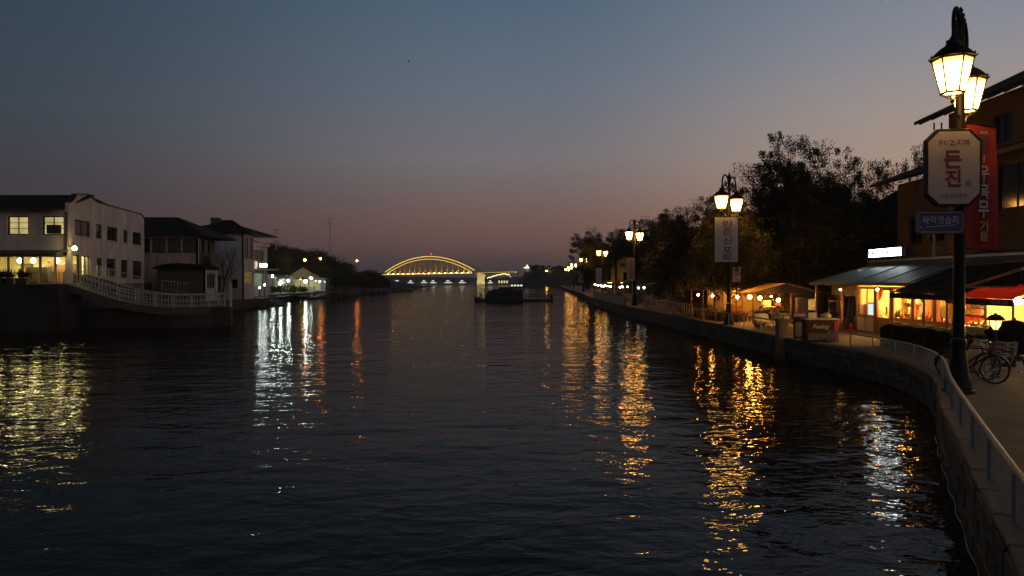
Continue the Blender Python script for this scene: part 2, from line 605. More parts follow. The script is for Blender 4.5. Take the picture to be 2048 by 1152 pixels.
# ------------------------------------------------------------------ right bank: promenade, quay wall
GZ = 0.9
EDGE = [(0.5, -20), (0.9, -4), (1.8, 1.5), (3.1, 4.0), (4.5, 6.7), (4.95, 7.65), (6.2, 10.2), (7.4, 12.6), (8.3, 14.4), (9.4, 16.4), (10.3, 18.1), (11.0, 19.8), (11.5, 21.5), (11.75, 23.3), (11.75, 25.5), (11.55, 28), (11.4, 31), (11.3, 36), (11.2, 44), (11.0, 55), (10.8, 64), (10.5, 75), (10.6, 90), (11.3, 110), (12.8, 135), (15, 190), (17.8, 265), (21, 330)]
def smooth_line(pts, it=2):
    for _ in range(it):
        q = [pts[0]]
        for a, b in zip(pts, pts[1:]):
            q.append(tuple(0.75 * u + 0.25 * v for u, v in zip(a, b)))
            q.append(tuple(0.25 * u + 0.75 * v for u, v in zip(a, b)))
        q.append(pts[-1])
        pts = q
    return pts
EDGES = smooth_line(EDGE, 2)
cum = [0.0]
for a, b in zip(EDGES, EDGES[1:]):
    cum.append(cum[-1] + math.dist(a, b))
def edge_at(s):
    for i in range(len(EDGES) - 1):
        if cum[i + 1] >= s or i == len(EDGES) - 2:
            t = (s - cum[i]) / max(1e-6, cum[i + 1] - cum[i])
            a, b = EDGES[i], EDGES[i + 1]
            d = Vector((b[0] - a[0], b[1] - a[1], 0)).normalized()
            return Vector((a[0] + (b[0] - a[0]) * t, a[1] + (b[1] - a[1]) * t, 0)), d
def edge_s(y):
    for i in range(len(EDGES) - 1):
        if EDGES[i + 1][1] >= y:
            t = (y - EDGES[i][1]) / (EDGES[i + 1][1] - EDGES[i][1])
            return cum[i] + t * (cum[i + 1] - cum[i])
def edge_off(y, off, z=GZ):
    p, d = edge_at(edge_s(y))
    n = Vector((d.y, -d.x, 0))
    q = p + n * off
    return Vector((q.x, q.y, z))
off_line = []
for i, p in enumerate(EDGES):
    pp, d = edge_at(cum[i] + 1e-4)
    n = Vector((d.y, -d.x, 0))
    off_line.append((p[0] + n.x * 0.42, p[1] + n.y * 0.42))
# surface: strip mesh from the coping inward to x = 90
vs, fs = [], []
for (x, y) in off_line:
    vs += [(x, y, GZ), (95, y + (x - 10) * 0.2, GZ)]
for i in range(len(off_line) - 1):
    fs.append((2 * i, 2 * i + 1, 2 * i + 3, 2 * i + 2))
struct(MB().add(vs, fs).build('promenade', M_PAVE, fixn=False))
# wall body behind the stones
vs, fs = [], []
for i, p in enumerate(EDGES):
    pp, d = edge_at(cum[i] + 1e-4)
    n = Vector((d.y, -d.x, 0))
    a = Vector((p[0], p[1], 0)) + n * 0.05
    b = Vector((p[0], p[1], 0)) + n * 0.43
    vs += [(a.x, a.y, -1.5), (a.x, a.y, GZ - 0.03), (b.x, b.y, GZ - 0.03), (b.x, b.y, -1.5)]
for i in range(len(EDGES) - 1):
    for k in range(3):
        fs.append((4 * i + k, 4 * i + k + 1, 4 * i + 5 + k, 4 * i + 4 + k))
qw = struct(MB().add(vs, fs).build('quay_wall', M_CONC))
# the stones, one by one
def stone_mesh(name, d, mat, seed):
    rnd = random.Random(seed)
    b = bmesh.new()
    bmesh.ops.create_cube(b, size=1)
    for v in b.verts:
        v.co = Vector((v.co.x * d[0] * rnd.uniform(0.94, 1.0), v.co.y * d[1] * rnd.uniform(0.85, 1.05), v.co.z * d[2] * rnd.uniform(0.93, 1.0)))
    bmesh.ops.bevel(b, geom=b.edges[:], offset=0.018, segments=1, affect='EDGES')
    m = bpy.data.meshes.new(name)
    b.to_mesh(m)
    b.free()
    m.materials.append(mat)
    return m
SL, SH = 0.72, 0.29
SM = [stone_mesh('stone', (SL * f, 0.16, SH * 0.97), mt, k) for k, (f, mt) in enumerate([(0.97, M_STONE), (0.96, M_STONE2), (0.97, M_STONE), (0.95, M_STONE2), (0.965, M_CONC), (0.97, M_STONE)])]
M_ALGAE = pm('algae_stone', (0.028, 0.034, 0.02), 0.7, 0, 0.5, 3, 0.02, 14)
SMW = [stone_mesh('stone', (SL * f, 0.16, SH * 0.97), M_ALGAE, 60 + k) for k, f in enumerate((.97, .96, .965))]
n_st = 0
s_end = edge_s(47)
for c_ in range(3):
    s = edge_s(5.5) + c_ * 0.31
    while s < s_end:
        p, d = edge_at(s + SL / 2)
        o = bpy.data.objects.new('stone', SMW[random.randrange(3)] if c_ == 0 else SM[random.randrange(len(SM))])
        COL.objects.link(o)
        o.parent = qw
        o.location = (p.x + d.y * 0.03 + random.uniform(-.008, .008), p.y - d.x * 0.03, 0.04 + SH * (c_ + 0.5) - 0.03)
        o.rotation_euler = (random.uniform(-.03, .03), random.uniform(-.012, .012), math.atan2(d.y, d.x))
        s += SL
        n_st += 1
# far stones as one coursed part
mb = MB()
s = s_end
while s < edge_s(120):
    p, d = edge_at(s + 0.5)
    for c_ in range(3):
        mb.box((p.x + d.y * .03 + random.uniform(-.02, .02), p.y - d.x * .03, 0.01 + SH * (c_ + .5)), (0.97, .14, SH * .95), math.atan2(d.y, d.x))
    s += 1.0
stuff(mb.build('stone', M_STONE, qw))
# coping
CM = [stone_mesh('coping_stone', (0.985, 0.44, 0.1), M_COPING, 20 + k) for k in range(4)]
s = edge_s(4.0)
while s < edge_s(64):
    p, d = edge_at(s + 0.5)
    o = bpy.data.objects.new('coping_stone', CM[random.randrange(4)])
    COL.objects.link(o)
    o.parent = qw
    o.location = (p.x + d.y * 0.2, p.y - d.x * 0.2, GZ - 0.025 + random.uniform(-.004, .004))
    o.rotation_euler = (0, 0, math.atan2(d.y, d.x))
    s += 1.0
mb = MB()
while s < cum[-1] - 1:
    p, d = edge_at(s + 0.97)
    mb.box((p.x + d.y * .2, p.y - d.x * .2, GZ - .025), (1.95, .44, .1), math.atan2(d.y, d.x))
    s += 2.0
stuff(mb.build('coping_stone', M_COPING, qw))
# pale line of rope lying along the foot of the wall
pts = []
y = 3.0
while y < 15.6:
    q = edge_off(y, -0.035, 0.02 + 0.012 * math.sin(y * 7))
    pts.append((q.x - 0.02 * math.sin(y * 5) - 0.02, q.y, q.z))
    y += 0.2
tag(MB().tube(pts, 0.012, 5).build('mooring_rope', M_ROPE, smooth=True), 'thin pale rope line lying in the water along the foot of the near quay wall', 'rope')

# ------------------------------------------------------------------ generic fence
def beam_obj(name, a, b, w, mat, parent, h=None):
    return MB().beam(a, b, w, h).build(name, mat, parent)
def resample(pts, step):
    out = [Vector(pts[0])]
    L = [0]
    for a, b in zip(pts, pts[1:]):
        L.append(L[-1] + (Vector(b) - Vector(a)).length)
    n = max(1, round(L[-1] / step))
    for k in range(1, n + 1):
        s = L[-1] * k / n
        for i in range(len(pts) - 1):
            if L[i + 1] >= s - 1e-6:
                t = (s - L[i]) / max(1e-9, L[i + 1] - L[i])
                out.append(Vector(pts[i]).lerp(Vector(pts[i + 1]), t))
                break
    return out
def fence(root, pts, H, post_step, bal_step, mat, rail_r=0.03, post_w=0.05, rails=(1.0, 0.1), bal_w=0.02, mesh_step=None, post_inset=0.0):
    up = Vector((0, 0, 1))
    posts = resample(pts, post_step)
    fine = resample(pts, 0.4)
    for fr in rails:
        rr_ = rail_r if fr == 1.0 else rail_r * 0.6
        MB().tube([p + up * H * fr for p in fine], rr_, 8).build('rail', mat, root, smooth=True)
    for p in posts:
        beam_obj('post', p - up * 0.02, p + up * (H - rail_r), post_w, mat, root)
    if bal_step:
        for i in range(len(posts) - 1):
            n = max(1, round((posts[i + 1] - posts[i]).length / bal_step))
            for k in range(1, n):
                p = posts[i].lerp(posts[i + 1], k / n)
                beam_obj('baluster', p + up * H * min(rails), p + up * (H - rail_r), bal_w, mat, root)
    if mesh_step:
        mb = MB()
        for p in resample(pts, mesh_step):
            mb.beam(p + up * 0.03, p + up * (H - 0.02), 0.0045)
        k = 0.05
        while k < H - 0.03:
            mb.tube([p + up * k for p in fine], 0.003, 3)
            k += mesh_step * 1.4
        stuff(mb.build('wire_mesh', M_STEEL, root))

def edge_pts(y0, y1, off, z=GZ, step=0.4):
    s0, s1 = edge_s(y0), edge_s(y1)
    n = max(2, int((s1 - s0) / step))
    out = []
    for k in range(n + 1):
        p, d = edge_at(s0 + (s1 - s0) * k / n)
        out.append(Vector((p.x + d.y * off, p.y - d.x * off, z)))
    return out
r1 = thing('railing', 'low pale tubular railing with wire mesh curving along the near quay edge', 'railing', (0, 0, 0))
fence(r1, edge_pts(4.2, 18.5, 0.16, GZ + 0.025), 0.5, 1.75, None, M_RAILPAINT, 0.032, 0.06, (1.0,), mesh_step=0.05)
r2 = thing('railing', 'low thin railing with wire mesh panels along the quay in front of the lit shop', 'railing', (0, 0, 0))
fence(r2, edge_pts(18.7, 27.6, 0.16, GZ + 0.025), 0.5, 1.5, None, M_RAILPAINT, 0.026, 0.04, (1.0, 0.04), mesh_step=0.05)
r3 = thing('railing', 'low two bar pipe railing on the quay before the scooters and tent stall', 'railing', (0, 0, 0))
fence(r3, edge_pts(31.9, 46.5, 0.16, GZ + 0.025), 0.62, 2.4, None, M_RAILPAINT, 0.03, 0.045, (1.0,))
r4 = thing('fence', 'pale picket fence on the quay edge between the second and third lamp posts', 'fence', (0, 0, 0))
fence(r4, edge_pts(46.8, 62, 0.16, GZ + 0.025), 0.85, 2.5, 0.62, M_RAILPAINT, 0.03, 0.06, (1.0, 0.1), bal_w=0.05)
r5 = thing('fence', 'beige board fence on the quay edge in front of the awninged stalls', 'fence', (0, 0, 0))
pp_ = resample(edge_pts(71, 104, 0.16, GZ + 0.025), 2.2)
for a, b in zip(pp_, pp_[1:]):
    beam_obj('post', a, a + Vector((0, 0, 0.9)), 0.08, M_TRIM, r5)
    MB().beam(a.lerp(b, 0.04) + Vector((0, 0, .46)), a.lerp(b, 0.96) + Vector((0, 0, .46)), 0.03, 0.7).build('panel', M_PINK, r5)

# ------------------------------------------------------------------ street lamps
def make_lamp(fine, label):
    root = thing('street_lamp', label, 'street lamp', (0, 0, GZ), 0, 'twin lantern street lamps along the right quay')
    sg = 12 if fine else 8
    MB().lathe([(0.32, 0), (0.32, 0.06), (0.27, 0.09), (0.26, 0.26), (0.21, 0.36), (0.18, 0.6), (0.15, 0.8), (0.13, 1.0), (0.155, 1.04), (0.155, 1.09), (0.12, 1.16)], sg).build('base', M_IRON, root, smooth=True)
    MB().lathe([(0.12, 1.2), (0.105, 4.5), (0.13, 4.55), (0.13, 4.62), (0.1, 4.68), (0.085, 7.0), (0.075, 7.86), (0.1, 7.89), (0.1, 7.94), (0.05, 7.99)], sg).build('pole', M_IRON, root, smooth=True)
    MB().lathe([(0.05, 7.95), (0.08, 8.0), (0.08, 8.05), (0.03, 8.09), (0.055, 8.13), (0.005, 8.22)], sg).build('finial', M_IRON, root, smooth=True)
    u = Vector((0.62, 0.785, 0))
    for sgn in (-1, 1):
        a = u * sgn
        m = MB()
        # oval scroll from the post top, round and over to the lantern hook
        c0, rx, rz_ = a * 0.52 + Vector((0, 0, 7.63)), 0.40, 0.39
        pts = []
        for k in range(23):
            t = PI + 0.25 - (2 * PI - 0.25) * k / 22
            pts.append(c0 + a * (math.cos(t) * rx) + Vector((0, 0, math.sin(t) * rz_)))
        m.tube(pts, [0.044] * 20 + [0.04, 0.034, 0.03], 7)
        arm_o = m.build('arm', M_IRON, root, smooth=True)
        m = MB()
        # small leaf scroll inside the ring
        pts = []
        for k in range(14):
            t = k / 13 * 1.6 * PI
            q = 0.26 * (1 - k / 16)
            pts.append(a * (0.36 + 0.2 * math.sin(t) * q / .26) + Vector((0, 0, 7.58 + math.cos(t) * q * -0.7)))
        m.tube(pts, 0.022, 5)
        for k in (-0.1, 0.0, 0.11):
            m.beam(a * (0.5 + k) + Vector((0, 0, 7.42)), a * (0.5 + k * 1.4) + Vector((0, 0, 7.72 - abs(k))), 0.04, 0.025)
        m.build('leaf_scroll', M_IRON, arm_o, smooth=True)
        m = MB()
        # lower bracing bar and the hook
        m.tube([a * 0.08 + Vector((0, 0, 5.9)), a * 0.45 + Vector((0, 0, 5.8)), a * 0.85 + Vector((0, 0, 5.94)), a * 1.02 + Vector((0, 0, 6.06))], 0.018, 5)
        m.tube([a * 0.9 + Vector((0, 0, 7.5)), a * 1.0 + Vector((0, 0, 7.42)), a * 1.02 + Vector((0, 0, 7.2))], 0.03, 6)
        m.build('bracket', M_IRON, arm_o, smooth=True)
        c = a * 1.02
        LZ = 6.18
        ns = 6
        rb, rt = 0.215, 0.375
        def ring(r, z, k):
            t = 2 * PI * (k + 0.5) / ns
            return Vector((c.x + r * math.cos(t), c.y + r * math.sin(t), z))
        m = MB()
        for k in range(ns):
            m.beam(ring(rb, LZ, k), ring(rt, LZ + 0.69, k), 0.026)
            m.beam(ring(rb, LZ, k), ring(rb, LZ, k + 1), 0.035)
            m.beam(ring(rt, LZ + 0.69, k), ring(rt, LZ + 0.69, k + 1), 0.05)
            m.beam(ring(rb - .02, LZ - 0.03, k), Vector((c.x, c.y, LZ - 0.14)), 0.014)
        m.lathe([(0.03, LZ - 0.2), (0.05, LZ - 0.15), (0.02, LZ - 0.1)], 8, (c.x, c.y, 0))
        lan = m.build('lantern', M_IRON, root)
        m = MB()
        m.lathe([(0.425, LZ + 0.69), (0.40, LZ + 0.74), (0.34, LZ + 0.81), (0.25, LZ + 0.89), (0.14, LZ + 0.96), (0.12, LZ + 1.02), (0.13, LZ + 1.06), (0.07, LZ + 1.09), (0.03, LZ + 1.16)], 12, (c.x, c.y, 0))
        for k in range(12):   # crown of little leaves round the rim
            t = 2 * PI * k / 12
            e = Vector((math.cos(t), math.sin(t), 0))
            s_ = Vector((-math.sin(t), math.cos(t), 0))
            p = Vector((c.x, c.y, LZ + 0.70)) + e * 0.42
            m.add([p - s_ * .06, p + s_ * .06, p + e * .03 + Vector((0, 0, .055)), p - e * .03 + Vector((0, 0, 0.02))], [(0, 1, 2), (0, 2, 3), (1, 3, 2), (0, 3, 1)])
        m.build('lantern_cap', M_IRON, lan, smooth=True)
        if fine:
            for k in range(ns):
                p = [ring(rb - .012, LZ + .02, k), ring(rb - .012, LZ + .02, k + 1), ring(rt - .012, LZ + .67, k + 1), ring(rt - .012, LZ + .67, k)]
                MB().poly(p).build('glass_pane', E_LANPANE, lan, fixn=False)
            MB().poly([ring(rb - .02, LZ + .012, k) for k in range(ns)]).build('glass_pane', E_LAN, lan, fixn=False)
        else:
            m = MB()
            vs = [ring(rb - .012, LZ + .02, k) for k in range(ns)] + [ring(rt - .012, LZ + .67, k) for k in range(ns)]
            m.add(vs, [(k, (k + 1) % ns, ns + (k + 1) % ns, ns + k) for k in range(ns)] + [tuple(range(ns - 1, -1, -1))])
            m.build('glass', E_LANFAR, lan)
    return root
lamp_a = make_lamp(True, 'nearest tall black twin lantern lamp post carrying the octagonal sign and red banner')
lamp_a.location = (9.54, 15.9, GZ)
dup(lamp_a, (11.7, 40.2, GZ), 0, 'twin lantern lamp post carrying the rectangular white sign with red letters beside the tent stall')
lamp_b = make_lamp(False, 'twin lantern lamp post with a brown banner before the big trees, third from the front')
lamp_b.location = (11.5, 70, GZ)
for (x, y, lb) in [(13.9, 115, 'far twin lantern lamp post rising left of the lit yellow house'),
                   (14.9, 155, 'small far twin lantern lamp post, fifth along the quay from the front'),
                   (17.1, 207, 'tiny lamp post far along the quay, sixth from the front'),
                   (19.4, 250, 'tiny lamp post second from the far end of the quay'),
                   (21.6, 292, 'tiny lamp post at the far end of the right quay')]:
    dup(lamp_b, (x, y, GZ), 0, lb)

# ------------------------------------------------------------------ signs on the lamp posts
def P(px, py, d):
    return Vector(((px - 1024) / 1490 * d, d, CAMZ + (560.5 - py) / 1490 * d))
# octagonal sign
g = thing('octagonal_sign', 'white octagonal sign with black frame and red brush characters on the nearest lamp post', 'sign', (9.22, 15.62, 5.65), R(-4))
def octo(w, h, c, y0, y1):
    o2 = [(-w, -h + c), (-w + c, -h), (w - c, -h), (w, -h + c), (w, h - c), (w - c, h), (-w + c, h), (-w, h - c)]
    m = MB()
    vs = [(x, y0, z) for x, z in o2] + [(x, y1, z) for x, z in o2]
    fs = [tuple(range(8)), tuple(range(15, 7, -1))] + [(i, (i + 1) % 8, 8 + (i + 1) % 8, 8 + i) for i in range(8)]
    return m.add(vs, fs)
octo(0.57, 0.81, 0.24, -0.05, 0.07).build('frame', M_IRON, g, bevel=0.015)
octo(0.515, 0.755, 0.225, -0.062, -0.045).build('board', M_SIGNW, g)
text('lettering', 'PㄷZ.치뫄', M_INKDARK, g, (0.01, -0.066, 0.52), 0.62, 0.13, 0.01)
text('lettering', '든', M_INKRED, g, (-0.03, -0.066, 0.17), 0.36, 0.38, 0.035)
text('lettering', '진', M_INKRED, g, (-0.02, -0.066, -0.22), 0.32, 0.36, 0.035)
text('lettering', '누요요오우수', M_INKDARK, g, (0.0, -0.066, -0.585), 0.56, 0.09, 0.005)
text('lettering', '印', M_INKDARK, g, (0.29, -0.066, -0.34), 0.11, 0.12, 0.01)
m = MB()
for s_ in (-1, 1):
    m.beam((s_ * 0.075 - .3, 0.0, 0.8), (s_ * 0.075 - .3, 0.0, 0.95), 0.025)
m.build('bracket', M_IRON, g)
# blue sign
g = thing('blue_sign', 'blue plate sign with white handwriting below the octagonal sign on the nearest lamp post', 'sign', (9.02, 15.72, 4.52), R(-3))
def rrect(w, h, r, y0, y1, n=4):
    o2 = []
    for (cx, cz, a0) in ((w - r, -h + r, -90), (w - r, h - r, 0), (-w + r, h - r, 90), (-w + r, -h + r, 180)):
        for k in range(n + 1):
            a = R(a0 + 90 * k / n)
            o2.append((cx + r * math.cos(a), cz + r * math.sin(a)))
    N = len(o2)
    m = MB()
    return m.add([(x, y0, z) for x, z in o2] + [(x, y1, z) for x, z in o2], [tuple(range(N)), tuple(range(2 * N - 1, N - 1, -1))] + [(i, (i + 1) % N, N + (i + 1) % N, N + i) for i in range(N)])
rrect(0.49, 0.235, 0.05, -0.02, 0.03).build('board', M_BLUE, g)
o2 = []
m = MB()
ring_pts = []
for (cx, cz, a0) in ((0.41, -0.155, -90), (0.41, 0.155, 0), (-0.41, 0.155, 90), (-0.41, -0.155, 180)):
    for k in range(5):
        a = R(a0 + 90 * k / 4)
        ring_pts.append((cx + 0.05 * math.cos(a), -0.022, cz + 0.05 * math.sin(a)))
m.tube(ring_pts, 0.006, 4, True).build('border', M_INKWHITE, g)
text('lettering', '싸덕엿슴리', M_INKWHITE, g, (0.0, -0.024, 0.05), 0.74, 0.17, 0.006)
m = MB()
m.tube([(-0.28, -0.024, -0.10), (0.0, -0.024, -0.075), (0.32, -0.024, -0.055)], 0.008, 4)
m.tube([(-0.42, -0.024, -0.09), (-0.36, -0.024, -0.14)], 0.006, 4)
m.build('flourish', M_INKWHITE, g)
MB().tube([(0.36, 0.04, 0.0), (0.62, 0.18, 0.0)], 0.02, 5).build('bracket', M_IRON, g)
# the red banner
g = thing('red_banner', 'tall red cloth banner with white and yellow characters hung from the nearest lamp post', 'banner', (10.04, 15.98, 5.32), R(7))
NX, NZ = 8, 22
vs, fs = [], []
for j in range(NZ + 1):
    for i in range(NX + 1):
        u, w = i / NX, j / NZ
        x = -0.38 + 0.77 * u + 0.02 * (1 - w)
        vs.append((x + 0.015 * math.sin(w * 5), 0.02 * math.sin(u * 5 + w * 3) + 0.012 * math.sin(w * 13 + u * 2), -1.33 + 2.66 * w - 0.055 * u))
for j in range(NZ):
    for i in range(NX):
        a = j * (NX + 1) + i
        fs.append((a, a + 1, a + NX + 2, a + NX + 1))
ban = MB().add(vs, fs).build('cloth', M_BANNER, g, smooth=True, fixn=False)
MB().tube([(-0.42, 0, 1.33), (0.42, 0, 1.275)], 0.016, 6).build('rod', M_IRON, g, smooth=True)
MB().tube([(-0.4, 0, -1.34), (0.43, 0, -1.39)], 0.016, 6).build('rod', M_IRON, g, smooth=True)
text('lettering', '미닌의', M_INKWHITE, g, (0.02, -0.055, 1.13), 0.17, 0.06, 0.01)
text('outline', '팔든', M_INKWHITE, g, (0.0, -0.05, 0.86), 0.26, 0.40, 0.0)
bpy.data.objects.remove(bpy.data.objects['outline'])
text('lettering', '팔', M_INKDARK, g, (0.0, -0.058, 0.98), 0.25, 0.24, 0.035)
text('lettering', '드', M_INKDARK, g, (0.0, -0.058, 0.77), 0.25, 0.14, 0.035)
for ch, z in (('ㅣ', 0.57), ('우', 0.28), ('ㅣ', 0.09), ('목', -0.13), ('무', -0.50)):
    text('lettering', ch, M_INKWHITE, g, (0.03, -0.055, z), 0.02 if ch == 'ㅣ' else 0.25, 0.17 if ch == 'ㅣ' else (0.3 if ch != '무' else 0.36), 0.02)
text('lettering', '가', M_INKYEL, g, (0.05, -0.055, -0.86), 0.24, 0.22, 0.025)
text('lettering', '듬', M_INKYEL, g, (0.04, -0.055, -1.08), 0.19, 0.2, 0.025)
# white sign on lamp two
g = thing('hanging_sign', 'rectangular white sign with red brush characters on the second lamp post', 'sign', (11.42, 39.75, 5.46), 0)
rrect(0.67, 1.24, 0.08, -0.03, 0.05).build('frame', M_IRON, g)
rrect(0.62, 1.19, 0.06, -0.045, -0.028).build('board', M_SIGNW, g)
for ch, z in (('린', 0.84), ('즌', 0.42), ('신', -0.06), ('포', -0.55), ('랑', -0.93)):
    text('lettering', ch, M_INKRED, g, (0.05, -0.05, z), 0.5, 0.36 if z > -0.8 else 0.3, 0.018)
g = thing('small_sign', 'small white vertical sign with red characters behind the second lamp post above the stall roof', 'sign', (12.45, 41.3, 3.63), 0)
MB().bx(-0.22, 0.22, -0.03, 0.03, -0.42, 0.42).build('board', M_PINK, g, bevel=0.008)
for ch, z in (('홍', 0.24), ('하', -0.03), ('소', -0.28)):
    text('lettering', ch, M_INKRED, g, (0, -0.036, z), 0.28, 0.22, 0.015)
MB().beam((0, 0.06, 0.4), (0, 0.06, -2.7), 0.05).build('post', M_IRON, g)
# further lamp banners
for (x, y, z, w, h, lb) in [(11.1, 69.6, 4.35, 0.75, 2.1, 'brown board sign with red lettering on the third lamp post'),
                            (13.35, 114.6, 4.1, 0.9, 2.2, 'dim grey board sign on the far lamp post left of the lit yellow house'),
                            (14.3, 154.6, 4.0, 1.1, 2.4, 'small dim board sign on the fifth lamp post')]:
    g = thing('hanging_sign', lb, 'sign', (x, y, z))
    MB().bx(-w / 2, w / 2, -0.03, 0.03, -h / 2, h / 2).build('board', M_SIGNW if y > 100 else M_PINK, g)
    if y < 100:
        for k in range(6):
            text('lettering', '우목무가름하'[k], M_INKRED, g, (0.02, -0.036, h / 2 - 0.25 - k * 0.32), 0.3, 0.24, 0.01)

# ------------------------------------------------------------------ walls with openings
class Wall:
    """vertical wall from p0 to p1 (x,y), outward normal to the right of p0->p1"""
    def __init__(s, p0, p1, z0, z1, t=0.2):
        s.p0, s.p1 = Vector((*p0, 0)), Vector((*p1, 0))
        s.L = (s.p1 - s.p0).length
        s.u = (s.p1 - s.p0) / s.L
        s.n = Vector((s.u.y, -s.u.x, 0))
        s.z0, s.z1, s.t = z0, z1, t
        s.op = []
    def pt(s, u, z, d=0.0):
        """d > 0 = out of the wall"""
        return s.p0 + s.u * u + s.n * d + Vector((0, 0, z))
    def hole(s, u0, u1, z0, z1):
        s.op.append((u0, u1, z0, z1))
    def mesh(s, mb):
        us = sorted({0.0, s.L, *[max(0, min(s.L, q)) for o in s.op for q in o[:2]]})
        zs = sorted({s.z0, s.z1, *[q for o in s.op for q in o[2:]]})
        def solid(i, j):
            if i < 0 or j < 0 or i >= len(us) - 1 or j >= len(zs) - 1:
                return False
            u, z = (us[i] + us[i + 1]) / 2, (zs[j] + zs[j + 1]) / 2
            return not any(o[0] < u < o[1] and o[2] < z < o[3] for o in s.op)
        for i in range(len(us) - 1):
            for j in range(len(zs) - 1):
                if not solid(i, j):
                    continue
                a, b, c, d = us[i], us[i + 1], zs[j], zs[j + 1]
                mb.poly([s.pt(a, c), s.pt(b, c), s.pt(b, d), s.pt(a, d)])
                mb.poly([s.pt(a, d, -s.t), s.pt(b, d, -s.t), s.pt(b, c, -s.t), s.pt(a, c, -s.t)])
                if not solid(i - 1, j):
                    mb.poly([s.pt(a, c), s.pt(a, d), s.pt(a, d, -s.t), s.pt(a, c, -s.t)])
                if not solid(i + 1, j):
                    mb.poly([s.pt(b, d), s.pt(b, c), s.pt(b, c, -s.t), s.pt(b, d, -s.t)])
                if not solid(i, j - 1):
                    mb.poly([s.pt(b, c), s.pt(a, c), s.pt(a, c, -s.t), s.pt(b, c, -s.t)])
                if not solid(i, j + 1):
                    mb.poly([s.pt(a, d), s.pt(b, d), s.pt(b, d, -s.t), s.pt(a, d, -s.t)])
        return mb
    def slabx(s, mb, u0, u1, z0, z1, d0, d1):
        """box in wall coordinates between depths d0 < d1"""
        q = [s.pt(u0, z0, d0), s.pt(u1, z0, d0), s.pt(u1, z0, d1), s.pt(u0, z0, d1)]
        up = Vector((0, 0, z1 - z0))
        vs = q + [p + up for p in q]
        return mb.add(vs, [(0, 1, 2, 3), (7, 6, 5, 4), (0, 4, 5, 1), (1, 5, 6, 2), (2, 6, 7, 3), (3, 7, 4, 0)])
    def window(s, root, u0, u1, z0, z1, mull=1, trans=0, mat=None, pane=None, fw=0.06, sill=None, blind=None, depth=-0.12, name='window'):
        s.hole(u0, u1, z0, z1)
        mat = mat or M_TRIM
        pane = pane or M_DARKGLASS
        m = MB()
        d0, d1 = depth - 0.04, depth + 0.04
        e = 0.002
        s.slabx(m, u0 + e, u0 + fw, z0 + e, z1 - e, d0, d1)
        s.slabx(m, u1 - fw, u1 - e, z0 + e, z1 - e, d0, d1)
        s.slabx(m, u0 + fw, u1 - fw, z0 + e, z0 + fw, d0, d1)
        s.slabx(m, u0 + fw, u1 - fw, z1 - fw, z1 - e, d0, d1)
        f = m.build(name, mat, root)
        iw = (u1 - u0 - 2 * fw)
        for k in range(1, mull):
            x = u0 + fw + iw * k / mull
            mm = MB()
            s.slabx(mm, x - fw * .35, x + fw * .35, z0 + fw, z1 - fw, d0 + .012, d1 - .012)
            mm.build('mullion', mat, f)
        for k in range(1, trans + 1):
            z = z0 + fw + (z1 - z0 - 2 * fw) * k / (trans + 1)
            mm = MB()
            s.slabx(mm, u0 + fw, u1 - fw, z - fw * .25, z + fw * .25, d0 + .02, d1 - .02)
            mm.build('glazing_bar', mat, f)
        for k in range(mull):
            a, b = u0 + fw + iw * k / mull, u0 + fw + iw * (k + 1) / mull
            mm = MB()
            mm.poly([s.pt(a, z0 + fw, depth), s.pt(b, z0 + fw, depth), s.pt(b, z1 - fw, depth), s.pt(a, z1 - fw, depth)])
            mm.build('pane', pane, f, fixn=False)
        if blind:
            mm = MB()
            n = 10
            for k in range(n):
                a, b = u0 + (u1 - u0) * k / n, u0 + (u1 - u0) * (k + 1) / n
                da, db = -0.3 - 0.03 * (k % 2), -0.3 - 0.03 * ((k + 1) % 2)
                mm.poly([s.pt(a, z0, da), s.pt(b, z0, db), s.pt(b, z1, db), s.pt(a, z1, da)])
            mm.build('blind', blind, f)
        if sill:
            mm = MB()
            s.slabx(mm, u0 - .06, u1 + .06, z0 - .07, z0 - .003, -0.05, 0.06)
            mm.build('sill', sill, f)
        return f

def hip_roof(root, x0, x1, y0, y1, z, h, over, mat, ridge_along='x', inset=None, t=0.14):
    x0 -= over; x1 += over; y0 -= over; y1 += over
    m = MB()
    if ridge_along == 'x':
        q = inset if inset is not None else (y1 - y0) / 2
        yc = (y0 + y1) / 2
        a, b = Vector((x0 + q, yc, z + h)), Vector((x1 - q, yc, z + h))
        c = [Vector((x0, y0, z)), Vector((x1, y0, z)), Vector((x1, y1, z)), Vector((x0, y1, z))]
        faces = [[c[0], c[1], b, a], [c[1], c[2], b], [c[2], c[3], a, b], [c[3], c[0], a]]
    else:
        q = inset if inset is not None else (x1 - x0) / 2
        xc = (x0 + x1) / 2
        a, b = Vector((xc, y0 + q, z + h)), Vector((xc, y1 - q, z + h))
        c = [Vector((x0, y0, z)), Vector((x1, y0, z)), Vector((x1, y1, z)), Vector((x0, y1, z))]
        faces = [[c[0], c[1], a], [c[1], c[2], b, a], [c[2], c[3], b], [c[3], c[0], a, b]]
    for f in faces:
        m.poly(f)
    # eaves board and soffit
    m.poly([c[3] - Vector((0, 0, t)), c[2] - Vector((0, 0, t)), c[1] - Vector((0, 0, t)), c[0] - Vector((0, 0, t))])
    for i in range(4):
        p, r_ = c[i], c[(i + 1) % 4]
        m.poly([p - Vector((0, 0, t)), r_ - Vector((0, 0, t)), r_, p])
    return m.build('roof', mat, root)

